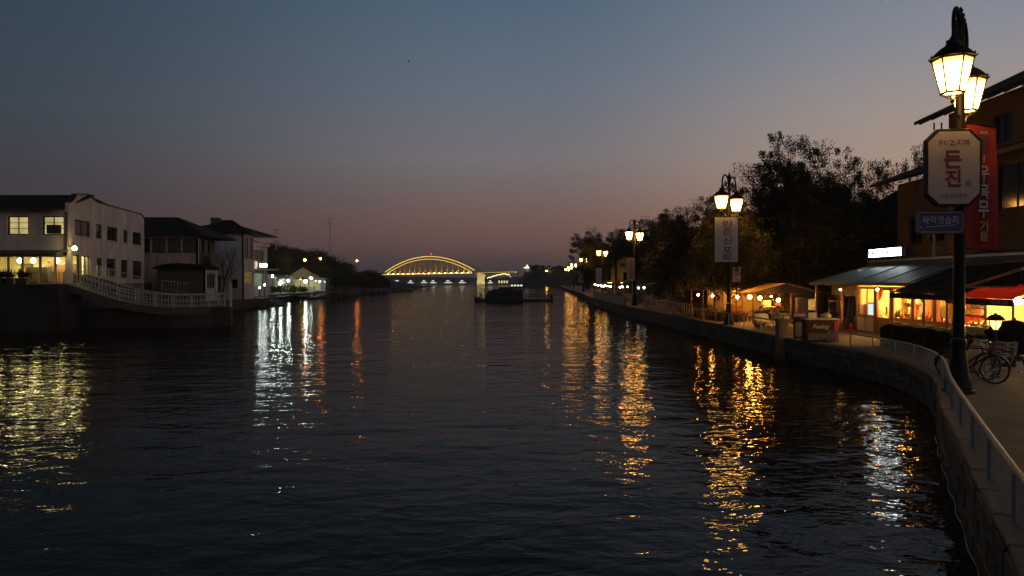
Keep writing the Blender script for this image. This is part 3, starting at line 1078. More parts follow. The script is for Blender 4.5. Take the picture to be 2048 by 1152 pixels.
E_BLIND = em_cloth('lit_blind', (1.0, 0.8, 0.34), 0.62, 0.9)  # blinds emit the window glow themselves, no lamp stands behind
E_BLIND2 = em_cloth('dim_lit_blind', (1.0, 0.72, 0.3), 0.25)
BULBS = []
def bulb(c, r, mat, label, cat='lamp', name='hanging_bulb', cord=0.3, group=None):
    g = thing(name, label, cat, c, 0, group)
    MB().ball((0, 0, 0), r, 10, 7).build('globe', mat, g, smooth=True)
    if cord:
        MB().tube([(0, 0, r * 0.9), (0, 0, r + cord)], 0.012, 5).build('cord', M_IRON, g)
    return g

# ------------------------------------------------------------------ lit shop with the teal roof
SX = 16.4
shop = thing('shop', 'lit shop with teal sheet roof and red framed windows facing the quay', 'shop', (0, 0, 0))
# facade runs from y=35.3 (left in view) to y=20.2; outward normal must be -x
Wf = Wall((SX, 35.4), (SX, 25.6), GZ, 3.02, 0.12)
def uy(y):
    return 35.4 - y
sillz = 1.62
# side-lit panes: left window (two lights), door, then right run
Wf.window(shop, uy(35.25), uy(33.75), sillz, 2.98, 2, 0, M_WOODRED, M_GLASS, 0.09, depth=-0.06)
Wf.window(shop, uy(32.2), uy(30.6), sillz, 2.98, 2, 0, M_WOODRED, M_GLASS, 0.09, depth=-0.06)
Wf.window(shop, uy(30.5), uy(29.0), sillz, 2.98, 2, 0, M_WOODRED, M_GLASS, 0.09, depth=-0.06)
Wf.window(shop, uy(28.9), uy(27.4), sillz, 2.98, 2, 0, M_WOODRED, M_GLASS, 0.09, depth=-0.06)
Wf.window(shop, uy(27.3), uy(25.8), sillz, 2.98, 1, 1, M_WOODRED, M_GLASS, 0.09, depth=-0.06)
dr = Wf.window(shop, uy(33.65), uy(32.3), GZ + 0.02, 2.98, 1, 0, M_WOODRED, M_GLASS, 0.13, depth=-0.06, name='door')
m = MB(); Wf.slabx(m, uy(33.5), uy(32.45), GZ + .16, GZ + .75, -0.1, -0.03); m.build('kick_panel', M_WOOD, dr)
m = MB(); Wf.slabx(m, uy(32.62), uy(32.56), GZ + .9, GZ + 1.25, -0.02, 0.04); m.build('handle', M_CHROME, dr)
Wf.mesh(MB()).build('wall', M_WOODRED, shop)
for a, b in ((35.3, 34.55), (34.5, 33.75), (32.2, 31.45), (31.4, 30.6), (30.5, 29.75), (29.7, 29.0), (28.9, 28.15), (28.1, 27.4), (27.3, 26.6), (26.5, 25.8)):
    m = MB(); Wf.slabx(m, uy(a), uy(b), GZ + 0.06, sillz - 0.06, 0.003, 0.03); m.build('panel', M_PANELW, shop)
# room
m = MB(); m.bx(20.3, 20.45, 20, 35.4, GZ, 3.8); m.bx(SX + .005, 20.3, 35.25, 35.395, GZ, 3.8); m.build('back_wall', M_WARMWALL, shop)
m = MB(); m.bx(SX - 0.05, 20.3, 20, 35.4, 3.06, 3.12); m.build('ceiling', M_CEIL, shop)
m = MB(); m.bx(SX + 0.01, 20.3, 20, 35.2, GZ + 0.004, GZ + 0.02); m.build('floor', M_FLOORIN, shop)
# roof
rf = MB().slab([(15.0, 37.4, 3.2), (15.0, 26.0, 3.2), (17.1, 26.0, 3.98), (17.1, 35.9, 3.98)], 0.07).build('roof', M_ROOFTEAL, shop)
for y in (28.2, 30.4, 32.6, 34.8):
    MB().beam((15.02, y, 3.215), (17.1, y, 4.0), 0.035, 0.03).build('seam', M_ROOFTEAL, rf)
MB().slab([(15.0, 37.4, 3.19), (17.1, 35.9, 3.97), (18.5, 37.0, 3.97), (17.5, 39.5, 3.2)], 0.07).build('roof', M_ROOFTEAL, shop)
MB().bx(14.96, 15.04, 26.0, 37.45, 3.07, 3.2).build('gutter', M_TRIM, shop)
MB().bx(17.12, 21, 19.5, 35.9, 3.9, 4.22).build('flat_roof', M_TRIM, shop)
MB().bx(17.06, 17.12, 19.5, 35.8, 4.16, 4.25).build('roof_edge', M_STEEL, shop)
# porch
for y in (37.2,):
    beam_obj('post', (15.2, y, GZ), (15.2, y, 3.1), 0.1, M_WOODRED, shop)
beam_obj('post', (15.9, 35.9, GZ), (15.9, 35.9, 3.1), 0.1, M_WOODRED, shop)
MB().bx(16.9, 17.0, 35.45, 39.4, GZ, 3.15).build('porch_wall', M_TRIM, shop)
MB().bx(16.84, 16.897, 35.8, 36.7, GZ + .02, 2.8).build('porch_door', M_WOOD, shop)
MB().bx(16.4, 17.0, 35.403, 35.44, GZ, 3.15).build('porch_side', M_WOOD, shop)
bulb((15.6, 35.4, 2.86), 0.045, em('porch_bulb_light', (1, .5, .12), 45), 'bare bulb under the left end of the teal roof', 'lamp', cord=0.2)
for k, y in enumerate((31.6, 29.0)):
    bulb((15.5, y, 2.9), 0.05, E_BULB, ['bare bulb under the teal eaves before the shop door', 'bare bulb under the black awning before the shop windows'][k], 'lamp', cord=0.15)
rgl = random.Random(77)
MB().bx(16.55, 16.85, 25.9, 32.2, 1.56, 1.6).build('window_ledge', M_WOOD, shop)
yq = 26.0
while yq < 32.1:
    hh, rr0 = rgl.uniform(.12, .42), rgl.uniform(.04, .09)
    o = MB().lathe([(rr0, 0), (rr0 * 1.05, hh * .5), (rr0 * .4, hh * .75), (rr0 * .35, hh)], 8).build('bottle', rgl.choice([M_GREENTARP, M_TRIM, M_WOOD, M_REDPAINT, M_DARKRED]), smooth=True)
    o.location = (16.7 + rgl.uniform(-.08, .08), yq, 1.602)
    tag(o, 'small dark bottle on the ledge inside the red framed shop windows', 'bottle', 'bottles on the shop window ledge')
    yq += rgl.uniform(.14, .3)
yq = 25.9
while yq < 35.0:
    hh = rgl.uniform(.25, .75)
    if not 32.2 < yq < 33.7:
        m = MB()
        m.tube([(0, 0, 0), (0, 0, -.12)], .006, 4)
        m.lathe([(.02, -.1), (rgl.uniform(.05, .11), -.1 - hh * .4), (rgl.uniform(.05, .1), -.1 - hh * .8), (.02, -.1 - hh)], 8)
        o = m.build('hanging_ornament', rgl.choice([M_WOOD, M_TRIM, M_REDPAINT, M_ORANGE, M_GREENTARP]), smooth=True)
        o.location = (16.75 + rgl.uniform(0, .5), yq, 3.05)
        tag(o, 'small ornament hanging from the ceiling behind the shop windows', 'ornament', 'ornaments hanging in the shop windows')
    yq += rgl.uniform(.3, .65)
# goods inside
def crate_like(name, label, cat, loc, d, mat, grp=None, rz=0.0):
    o = MB().box((0, 0, d[2] / 2), d).build(name, mat, bevel=0.012)
    o.location = loc
    o.rotation_euler = (0, 0, rz)
    return tag(o, label, cat, grp)
def shelf(label, x, y0, y1, zs):
    g = thing('shelf', label, 'shelf', (x, (y0 + y1) / 2, GZ + 0.02))
    L = y1 - y0
    for z in zs:
        MB().bx(-0.18, 0.18, -L / 2, L / 2, z, z + 0.03).build('board', M_WOOD, g)
    for s_ in (-1, 1):
        MB().bx(-0.18, 0.18, s_ * L / 2 - 0.02, s_ * L / 2 + 0.02, 0, max(zs) + 0.3).build('upright', M_WOOD, g)
    return g
rg = random.Random(3)
goods_mats = [M_REDPAINT, M_CREAMPAINT, M_WOOD, M_GREENTARP, M_ORANGE, M_PANELW, M_INKYEL, M_BLUETARP, M_SACK]
shelf('tall wooden goods shelf standing behind the left shop window', 18.6, 33.2, 35.2, (0.3, 0.8, 1.3, 1.8))
shelf('long wooden goods shelf along the back of the lit shop', 19.9, 27.4, 32.6, (0.4, 0.9, 1.4, 1.85))
ng = 0
for (x, y0, y1, zs) in ((18.6, 33.3, 35.1, (0.33, 0.83, 1.33)), (19.9, 27.5, 32.5, (0.43, 0.93, 1.43))):
    for z in zs:
        y = y0
        while y < y1 - 0.2:
            w = rg.uniform(0.16, 0.34)
            if rg.random() < 0.86:
                o = MB().box((0, 0, 0), (0.24, w * 0.9, 1)).build('goods_box', rg.choice(goods_mats), bevel=0.01)
                h = rg.uniform(0.16, 0.38)
                o.scale = (1, 1, h)
                o.location = (x, y + w / 2, GZ + 0.022 + z + h / 2)
                tag(o, 'small packaged box among the goods on the shelves inside the lit shop', 'box', 'goods on the shop shelves')
                ng += 1
            y += w
# fridge display by the left window (cool glow)
g = thing('display_fridge', 'small glowing white display fridge in the lower corner of the left shop window', 'fridge', (16.95, 34.75, GZ + 0.02), R(-90))
MB().bx(-0.32, 0.32, -0.2, 0.25, 0, 1.35).build('cabinet', M_PANELW, g, bevel=0.02)
MB().bx(-0.27, 0.27, -0.215, -0.203, 0.72, 1.28).build('lit_panel', em('fridge_light', (0.7, 0.95, 1.0), 1.1), g)
shelf('dark wooden shelf against the porch wall of the lit shop', 16.6, 37.4, 38.6, (0.3, 0.8, 1.3))
for k, (x, y, w, h) in enumerate(((16.4, 36.9, .45, .5), (16.3, 37.9, .5, .35), (16.35, 38.8, .4, .6))):
    crate_like('wooden_crate', ['wooden crate beside the porch door of the lit shop', 'low wooden crate in the middle of the porch', 'tall wooden crate at the far end of the porch'][k], 'crate', (x, y, GZ), (w, w, h), M_WOOD)
g = thing('hanging_coats', 'dark coats hanging on the porch wall of the lit shop', 'coats', (16.82, 36.95, 2.5))
for k in range(4):
    MB().lathe([(.02, 0), (.09, -.08), (.12, -.5), (.15, -.95), (.13, -.97)], 8, (0, -.28 + k * .2, 0)).build('coat', [M_TRIM, M_DARKRED, M_BLUETARP, M_BLACKCLOTH][k], g, smooth=True)
# tables and stools in the shop
def table(label, loc, d, mat, rz=0.0, cat='table', grp=None):
    g = thing('table', label, cat, loc, rz, grp)
    MB().box((0, 0, d[2] - 0.02), (d[0], d[1], 0.04)).build('tabletop', mat, g, bevel=0.008)
    for sx in (-1, 1):
        for sy in (-1, 1):
            MB().beam((sx * (d[0] / 2 - .05), sy * (d[1] / 2 - .05), 0), (sx * (d[0] / 2 - .05), sy * (d[1] / 2 - .05), d[2] - 0.04), 0.05).build('leg', M_WOOD, g)
    return g
table('wooden table behind the shop window right of the door', (17.4, 31.2, GZ + .02), (0.8, 1.4, 0.78), M_CREAMPAINT)
table('pale table behind the rightmost shop window', (17.5, 27.2, GZ + .02), (0.9, 1.5, 0.8), M_CREAMPAINT)
g = thing('potted_plant', 'leafy potted plant standing behind the left shop window', 'plant', (17.35, 33.6, GZ + .02))
MB().lathe([(0.14, 0), (0.2, 0.35), (0.18, 0.35)], 10).build('pot', M_ORANGE, g)
m = MB()
for k in range(60):
    a, e, l = rg.uniform(0, 2 * PI), rg.uniform(0.3, 1.4), rg.uniform(0.5, 1.1)
    b = Vector((0, 0, 0.35)); d = Vector((math.cos(a) * math.cos(e), math.sin(a) * math.cos(e), math.sin(e))); s_ = d.cross(Vector((0, 0, 1))).normalized() * 0.04
    m.add([b, b + d * l * .5 + s_, b + d * l - Vector((0, 0, .1)), b + d * l * .5 - s_], [(0, 1, 2, 3)])
m.build('leaves', M_FOLI, g)
for k, (x, y) in enumerate(((17.7, 34.2), (17.9, 31.8), (17.9, 29.6), (17.9, 27.8), (18.3, 26.0))):
    bulb((x, y, 2.72), 0.11, E_BULBIN, ['round ceiling lamp inside the left shop window', 'round ceiling lamp behind the shop door', 'round ceiling lamp in the middle of the lit shop', 'round ceiling lamp behind the fourth red framed window', 'round ceiling lamp at the right end of the lit shop'][k], 'lamp', 'ceiling_lamp', 0.2)
# the rooftop light box
g = thing('lightbox_sign', 'glowing white light box sign with thin dark letters above the teal roof', 'sign', (17.25, 34.4, 4.58), R(-90))
MB().bx(-1.5, 1.5, -0.06, 0.12, -0.2, 0.2).build('box', M_STEEL, g)
MB().bx(-1.47, 1.47, -0.075, -0.062, -0.175, 0.175).build('lit_face', E_SIGN, g)
text('lettering', '미R테 리MQ', M_INKDARK, g, (-0.45, -0.08, 0.0), 2.3, 0.3, 0.075)
for s_ in (-1, 1):
    MB().beam((s_ * 1.2, 0.05, -0.2), (s_ * 1.2, 0.05, -0.36), 0.06).build('leg', M_STEEL, g)
# black awning
g = thing('awning', 'large black canvas awning sloping out over the windows left of the big lamp post', 'awning', (0, 0, 0))
vs, fs = [], []
NN = 12
for i in range(NN + 1):
    y = 27.6 - 4.4 * i / NN
    for k in range(5):
        t = k / 4
        sag = 0.05 * math.sin(PI * (i / NN * 4 % 1)) * math.sin(PI * t)
        vs.append((14.0 + 2.45 * t, y, 2.84 + 1.0 * t - sag))
for i in range(NN):
    for k in range(4):
        a = i * 5 + k
        fs.append((a, a + 1, a + 6, a + 5))
MB().add(vs, fs).build('canvas', M_BLACKCLOTH, g, fixn=False)
m = MB()
for i in range(24):
    y0, y1 = 27.6 - 4.4 * i / 24, 27.6 - 4.4 * (i + 1) / 24
    m.poly([(13.995, y0, 2.84), (13.995, y1, 2.84), (13.98, y1, 2.66), (13.985, (y0 + y1) / 2, 2.62), (13.98, y0, 2.66)])
m.build('valance', M_BLACKCLOTH, g)
for y in (27.5, 25.4, 23.3):
    beam_obj('pole', (14.05, y, GZ), (14.05, y, 2.82), 0.05, M_IRON, g)
MB().slab([(14.95, 23.2, 3.24), (14.95, 19.0, 3.24), (16.5, 19.0, 3.95), (16.5, 23.2, 4.1)], 0.06).build('roof_sheet', M_BLACKCLOTH, g)
# gable roof over the food stall
g = thing('food_stall', 'open food stall with bright yellow interior behind the red awning', 'stall', (0, 0, 0))
gy = 21.9
MB().slab([(13.35, gy, 3.13), (15.05, gy, 3.66), (15.05, 15.0, 3.66), (13.35, 15.0, 3.13)][::-1], 0.05).build('roof', M_BLACKCLOTH, g) if False else None
m = MB()
m.beam((13.3, gy - .1, 3.12), (15.0, gy - .1, 3.66), 0.06, 0.08)
m.beam((15.0, gy - .1, 3.66), (16.7, gy - .1, 3.12), 0.06, 0.08)
m.beam((13.3, gy - .1, 3.10), (16.7, gy - .1, 3.10), 0.05, 0.06)
m.build('gable_trim', M_WOOD, g)
MB().poly([(13.4, gy - .05, 3.12), (15.0, gy - .05, 3.6), (16.6, gy - .05, 3.12)]).build('gable_panel', M_BLACKCLOTH, g)
MB().bx(15.35, 15.5, 18.5, 25.3, GZ, 1.72).build('counter_front', M_PANELW, g)
MB().bx(15.2, 16.1, 18.5, 25.3, 1.725, 1.77).build('counter_top', M_CREAMPAINT, g)
MB().bx(19.2, 19.3, 17.0, 25.4, GZ, 3.05).build('back_wall', pm('yellow_tiles', (0.75, 0.55, 0.18), 0.4, 0, 0.15, 3), g)
MB().bx(16.2, 19.2, 25.4, 25.5, GZ, 3.05).build('side_wall', M_WARMWALL, g)
MB().bx(18.3, 19.1, 18, 25, GZ, 1.8).build('kitchen_unit', pm('steel_unit', (0.6, 0.55, 0.4), 0.35, 0.3, 0.15, 3), g)
MB().bx(18.8, 19.15, 18, 25, 2.2, 2.25).build('wall_shelf', M_WOOD, g)
for k, (x, y) in enumerate(((16.6, 24.4), (16.9, 22.6), (17.2, 20.9))):
    bulb((x, y, 2.62), 0.13, em('stall_ceiling_light', (1.0, .56, .13), 330), ['round lamp hanging over the left end of the food stall counter', 'round lamp hanging over the middle of the food stall counter', 'round lamp hanging over the right end of the food stall counter'][k], 'lamp', 'hanging_lamp', 0.3)
bulb((14.9, 19.9, 2.45), 0.07, E_WHITE, 'small white lamp under the right red awning', 'lamp', 'hanging_lamp', 0.2)
for k in range(7):
    yq = 18.0 + k * .98
    MB().bx(19.12, 19.19, yq, yq + .62, 2.32 + .06 * (k % 2), 2.86).build('menu_panel', [M_TRIM, M_WOOD, M_DARKRED, M_PANELW, M_WOOD, M_GREENTARP, M_TRIM][k], g)
rg = random.Random(11)
for k in range(12):
    m = MB()
    m.tube([(0, 0, 0), (0, 0, -.25)], .012, 5)
    m.lathe([(.07, -.33), (.09, -.28), (.02, -.25)], 8)
    o = m.build('hanging_ladle', rg.choice([M_IRON, M_CHROME, M_WOOD]), smooth=True)
    o.location = (17.6 + .2 * rg.random(), 18.6 + k * .55, 2.72)
    tag(o, 'ladle or pan hanging from the bar above the food stall kitchen', 'ladle', 'utensils hanging in the food stall')
MB().tube([(17.7, 18.4, 2.74), (17.7, 25.2, 2.74)], .02, 6).build('hanging_bar', M_IRON, g)
crate_like('fridge', 'tall dark fridge standing at the left end of the food stall kitchen', 'fridge', (18.6, 25.0, GZ), (.7, .6, 1.75), M_TRIM)
crate_like('rice_cooker', 'white rice cooker on the steel kitchen unit', 'cooker', (18.6, 21.2, 1.8), (.35, .35, .3), M_PANELW)
for k in range(26):
    y = rg.uniform(18.7, 25.1)
    kind = rg.random()
    if kind < 0.5:
        r_, h = rg.uniform(.08, .16), rg.uniform(.1, .22)
        o = MB().lathe([(r_ * .8, 0), (r_, h * .3), (r_, h), (r_ * .9, h)], 10).build('cooking_pot', rg.choice([M_CHROME, M_IRON, M_CREAMPAINT]), smooth=True)
        tag(o, 'round cooking pot among the dishes on the food stall', 'pot', 'pots and trays on the food stall')
    else:
        o = MB().box((0, 0, .03), (rg.uniform(.25, .4), rg.uniform(.3, .5), .06)).build('food_tray', rg.choice([M_CHROME, M_ORANGE, M_INKYEL, M_GREENTARP]), bevel=.01)
        tag(o, 'shallow food tray among the dishes on the food stall', 'tray', 'pots and trays on the food stall')
    if k < 13:
        o.location = (rg.uniform(15.5, 15.9), 18.8 + k * 0.5, 1.772)
    elif k < 21:
        o.location = (rg.uniform(18.55, 18.9), 18.4 + (k - 13) * 0.82, 1.802)
    else:
        o.location = (18.95, 18.6 + (k - 21) * 1.3, 2.252)
# red awning with valance
g = thing('awning', 'red canvas awning with dark red valance right of the big lamp post', 'awning', (0, 0, 0))
vs, fs = [], []
for i in range(9):
    y = 24.0 - 3.2 * i / 8
    for k in range(4):
        t = k / 3
        vs.append((14.0 + 0.9 * t, y, 2.76 + 0.42 * t - 0.02 * math.sin(i * PI / 2) * math.sin(PI * t)))
for i in range(8):
    for k in range(3):
        a = i * 4 + k
        fs.append((a, a + 1, a + 5, a + 4))
MB().add(vs, fs).build('canvas', M_RED, g, fixn=False)
MB().poly([(13.98, 24.0, 2.755), (13.98, 20.8, 2.755), (13.97, 20.8, 2.56), (13.97, 24.0, 2.56)]).build('valance', M_DARKRED, g, fixn=False)
text('lettering', '(영)', M_INKWHITE, g, (13.955, 23.5, 2.65), 0.4, 0.1, 0.0, rz=R(-90))
text('lettering', '대에니비', M_INKWHITE, g, (13.955, 21.35, 2.66), 0.75, 0.11, 0.0, rz=R(-90))
for y in (24.0, 20.85):
    beam_obj('pole', (14.03, y, GZ), (14.03, y, 2.74), 0.045, M_IRON, g)
g2 = thing('awning', 'second red awning at the right edge of the picture beside the food stall', 'awning', (0, 0, 0))
MB().slab([(14.05, 20.6, 2.79), (13.5, 17.4, 2.79), (15.4, 17.4, 3.15), (14.9, 20.6, 3.12)], 0.03).build('canvas', M_ORANGE, g2)
beam_obj('pole', (14.2, 20.3, GZ), (14.2, 20.3, 2.78), 0.05, M_IRON, g2)
beam_obj('pole', (13.7, 17.6, GZ), (13.7, 17.6, 2.78), 0.05, M_IRON, g2)

# tarpaulin covered row
def draped(name, label, cat, loc, rz, L, D, H, mat, seed):
    rnd = random.Random(seed)
    g = thing(name, label, cat, loc, rz)
    b = bmesh.new()
    bmesh.ops.create_grid(b, x_segments=1, y_segments=1, size=0.5)
    b.free()
    nx, ny, nz = 26, 8, 6
    m = MB()
    vs, fs = [], []
    prof = []
    for k in range(nz + 1):
        prof.append((-1.0 - 0.06 * (1 - k / nz), k / nz))
    for k in range(1, ny):
        prof.append((-1 + 2 * k / ny, 1.0 + 0.05 * math.sin(PI * k / ny)))
    for k in range(nz, -1, -1):
        prof.append((1.0 + 0.06 * (1 - k / nz), k / nz))
    N = len(prof)
    for i in range(nx + 1):
        x = -L / 2 + L * i / nx
        end = 1 - 0.16 * (abs(2 * i / nx - 1) ** 8)
        for (py, pz) in prof:
            fold = 0.022 * math.sin(i * 1.9 + seed) * (1 - pz) + 0.012 * math.sin(i * 4.3 + py * 5)
            vs.append((x + 0.02 * math.sin(pz * 6 + i), py * D / 2 * (1 + fold * 2) * (0.96 + 0.04 * end), pz * H * end + 0.02 * math.sin(i * 0.9 + py * 2) * pz))
    for i in range(nx):
        for k in range(N - 1):
            a = i * N + k
            fs.append((a, a + 1, a + N + 1, a + N))
    fs.append(tuple(range(N)))
    fs.append(tuple(nx * N + k for k in range(N - 1, -1, -1)))
    m.add(vs, fs).build('cover', mat, g, smooth=True)
    for f in (-0.3, 0.15, 0.42):
        q = [(f * L, py * D / 2 * 1.05, pz * H * 1.03 + 0.012) for (py, pz) in prof]
        MB().tube(q, 0.012, 4).build('strap', M_TRIM, g)
    return g
g = draped('covered_counter', 'long low shape under black tarpaulin in front of the lit shop windows', 'tarpaulin', (13.75, 24.75, GZ), R(-91), 4.6, 0.8, 0.84, M_BLACKCLOTH, 4)
g = draped('covered_cart', 'short tarpaulin covered cart between the big lamp post and the stall counter', 'tarpaulin', (13.55, 21.35, GZ), R(-88), 1.4, 0.75, 0.82, M_BLACKCLOTH, 9)

# ------------------------------------------------------------------ two-wheelers
def wheel(root, c, r, tr, axis_y=True, spokes=0, name='wheel', hubm=None):
    m = MB()
    pts = [(c[0] + r * math.cos(2 * PI * k / 24), c[1], c[2] + r * math.sin(2 * PI * k / 24)) for k in range(24)]
    w = m.tube(pts, tr, 6, True).build(name, M_RUBBER, root, smooth=True)
    m = MB()
    rr_ = r - tr * 0.9
    pts = [(c[0] + rr_ * math.cos(2 * PI * k / 24), c[1], c[2] + rr_ * math.sin(2 * PI * k / 24)) for k in range(24)]
    m.tube(pts, tr * 0.35, 5, True)
    m.tube([(c[0], c[1] - 0.06, c[2]), (c[0], c[1] + 0.06, c[2])], 0.025 if spokes else r * 0.3, 8)
    for k in range(spokes):
        a = 2 * PI * k / spokes
        m.tube([(c[0], c[1] + (0.03 if k % 2 else -0.03), c[2]), (c[0] + rr_ * math.cos(a), c[1], c[2] + rr_ * math.sin(a))], 0.0025, 3)
    m.build('rim', hubm or M_CHROME, w, smooth=True)
    return w
def make_bike(label, loc, rz, mat):
    g = thing('bicycle', label, 'bicycle', loc, rz, 'bicycles parked by the big lamp post')
    g.rotation_euler = (R(-6), 0, rz)
    wr, wb = 0.335, 1.04
    wheel(g, (0, 0, wr), wr - .02, 0.022, spokes=28)
    wheel(g, (wb, 0, wr), wr - .02, 0.022, spokes=28)
    bb = (0.44, 0, 0.30); st = (0.30, 0, 0.78); hd = (0.86, 0, 0.80); hl = (0.90, 0, 0.66)
    m = MB()
    for a, b, r_ in ((bb, st, .017), (bb, hl, .02), (st, hd, .017), ((0, 0, wr), bb, .012), ((0, 0, wr), st, .01), (hd, hl, .02)):
        m.tube([a, b], r_, 7)
    m.tube([hl, (0.95, 0.05, 0.55), (wb, 0.05, wr)], 0.012, 6)
    m.tube([hl, (0.95, -0.05, 0.55), (wb, -0.05, wr)], 0.012, 6)
    m.build('frame', mat, g, smooth=True)
    m = MB(); m.tube([st, (0.27, 0, 0.9)], 0.014, 6); m.build('seat_post', M_CHROME, g)
    m = MB(); m.add([(0.12, -.08, .9), (0.12, .08, .9), (0.42, .02, .92), (0.42, -.02, .92), (0.12, -.08, .95), (0.12, .08, .95), (0.42, .015, .95), (0.42, -.015, .95)], [(0, 1, 2, 3), (7, 6, 5, 4), (0, 4, 5, 1), (1, 5, 6, 2), (2, 6, 7, 3), (3, 7, 4, 0)]); m.build('saddle', M_RUBBER, g, bevel=.015)
    m = MB(); m.tube([hd, (0.84, 0, 0.93)], 0.013, 6); m.tube([(0.68, -0.3, 0.95), (0.8, -0.24, 0.97), (0.87, 0, 0.95), (0.8, 0.24, 0.97), (0.68, 0.3, 0.95)], 0.012, 6); m.build('handlebar', M_CHROME, g, smooth=True)
    m = MB(); m.tube([(0.44, -0.07, 0.3), (0.58, -0.09, 0.22)], .01, 5); m.tube([(0.44, 0.07, 0.3), (0.30, 0.09, 0.38)], .01, 5); m.box((0.6, -0.14, .22), (.09, .09, .02)); m.box((.28, .14, .38), (.09, .09, .02)); m.build('crank', M_IRON, g)
    for c0, a0, a1 in ((0, 20, 190), (wb, 10, 150)):
        m = MB()
        pts = [(c0 + (wr + .015) * math.cos(R(a0 + (a1 - a0) * k / 10)), 0, wr + (wr + .015) * math.sin(R(a0 + (a1 - a0) * k / 10))) for k in range(11)]
        for a, b in zip(pts, pts[1:]):
            m.beam(a, b, 0.05, 0.006)
        m.build('mudguard', mat, g)
    m = MB()
    bx_ = [(1.0, -.17, .72), (1.28, -.17, .72), (1.28, .17, .72), (1.0, .17, .72)]
    for z, s_ in ((0.72, .8), (.82, .9), (.93, 1.0)):
        q = [(1.14 + (p[0] - 1.14) * s_, p[1] * s_, z) for p in bx_]
        m.tube(q, .006, 4, True)
    for k in range(12):
        a = 2 * PI * k / 12
        m.tube([(1.14 + .11 * math.cos(a), .135 * math.sin(a), .72), (1.14 + .14 * math.cos(a), .17 * math.sin(a), .93)], .004, 3)
    m.build('basket', M_STEEL, g)
    return g
make_bike('black bicycle with wire basket leaning right beside the foot of the big lamp post', (10.62, 18.1, GZ), R(-60), M_IRON)
make_bike('second dark bicycle parked just behind the first one at the lamp post', (10.95, 18.75, GZ), R(-68), M_TRIM)

def make_scooter(label, loc, rz, body, grp):
    g = thing('motor_scooter', label, 'motor scooter', loc, rz, grp)
    wheel(g, (0, 0, 0.24), 0.19, 0.055, hubm=M_STEEL)
    wheel(g, (1.22, 0, 0.24), 0.19, 0.055, hubm=M_STEEL)
    m = MB()
    vs = []
    secs = [(-0.32, .1, .42, .62), (-0.15, .17, .32, .72), (0.2, .19, .28, .74), (0.42, .17, .28, .7), (0.52, .14, .26, .42), (0.85, .14, .26, .34), (0.95, .17, .28, .55)]
    for (x, w, z0, z1) in secs:
        vs += [(x, -w, z0), (x, w, z0), (x, w * .8, z1), (x, -w * .8, z1)]
    fs = [(0, 3, 2, 1)]
    for i in range(len(secs) - 1):
        for k in range(4):
            fs.append((4 * i + k, 4 * i + (k + 1) % 4, 4 * i + 4 + (k + 1) % 4, 4 * i + 4 + k))
    n = 4 * (len(secs) - 1)
    fs.append((n, n + 1, n + 2, n + 3))
    m.add(vs, fs).build('body', body, g, bevel=.03)
    m = MB(); m.add([(.93, -.2, .3), (.93, .2, .3), (1.0, .2, .3), (1.0, -.2, .3), (1.02, -.16, .98), (1.02, .16, .98), (1.1, .12, .98), (1.1, -.12, .98)], [(0, 3, 2, 1), (4, 5, 6, 7), (0, 1, 5, 4), (1, 2, 6, 5), (2, 3, 7, 6), (3, 0, 4, 7)]); m.build('leg_shield', body, g, bevel=.03)
    m = MB(); m.box((0.1, 0, .79), (.72, .3, .1)); m.build('seat', M_RUBBER, g, bevel=.04)
    m = MB(); m.tube([(1.22, .07, .24), (1.1, .05, .7)], .02, 6); m.tube([(1.22, -.07, .24), (1.1, -.05, .7)], .02, 6); m.build('fork', M_CHROME, g)
    m = MB(); m.tube([(1.05, 0, .95), (1.02, 0, 1.05)], .03, 6); m.tube([(.93, -.34, 1.08), (1.02, -.15, 1.07), (1.02, .15, 1.07), (.93, .34, 1.08)], .018, 6); m.build('handlebar', M_IRON, g)
    for s_ in (-1, 1):
        m = MB(); m.tube([(.98, s_ * .22, 1.08), (1.0, s_ * .3, 1.3)], .008, 5); m.ball((1.0, s_ * .31, 1.34), .06, 8, 6, (.4, 1.1, .8)); m.build('mirror', M_CHROME, g, smooth=True)
    m = MB(); m.ball((1.1, 0, .98), .085, 10, 7, (.7, 1, 1)); m.build('headlight', M_CHROME, g, smooth=True)
    m = MB(); m.box((-.3, 0, .6), (.06, .2, .07)); m.build('tail_light', M_REDPAINT, g, bevel=.01)
    pts = [(1.22 + .25 * math.cos(R(a)), 0, .24 + .25 * math.sin(R(a))) for a in range(20, 161, 20)]
    m = MB()
    for a, b in zip(pts, pts[1:]):
        m.beam(a, b, .13, .015)
    m.build('mudguard', body, g)
    m = MB(); m.beam((0.5, .1, .28), (.42, .28, .0), .02); m.tube([(-.45, -.12, .3), (-.1, -.14, .26), (.2, -.14, .24)], .04, 6); m.build('stand', M_STEEL, g)
    m = MB(); m.tube([(-.2, -.12, .84), (-.5, -.14, .84), (-.5, .14, .84), (-.2, .12, .84)], .012, 5); m.build('rack', M_CHROME, g)
    return g
make_scooter('cream motor scooter with tall mirrors parked in front of the tent stall, nearest the railing', (12.5, 37.7, GZ), R(12), M_CREAMPAINT, 'scooters before the tent stall')
make_scooter('dark motor scooter parked behind the cream one under the tent bulbs', (13.1, 39.0, GZ), R(20), M_IRON, 'scooters before the tent stall')
make_scooter('pale motor scooter turned sideways beside the bright tent table', (13.9, 38.2, GZ), R(155), M_PANELW, 'scooters before the tent stall')
make_scooter('dark motor scooter parked at the right edge beside the folding chairs', (12.75, 19.75, GZ), R(12), M_IRON, None)

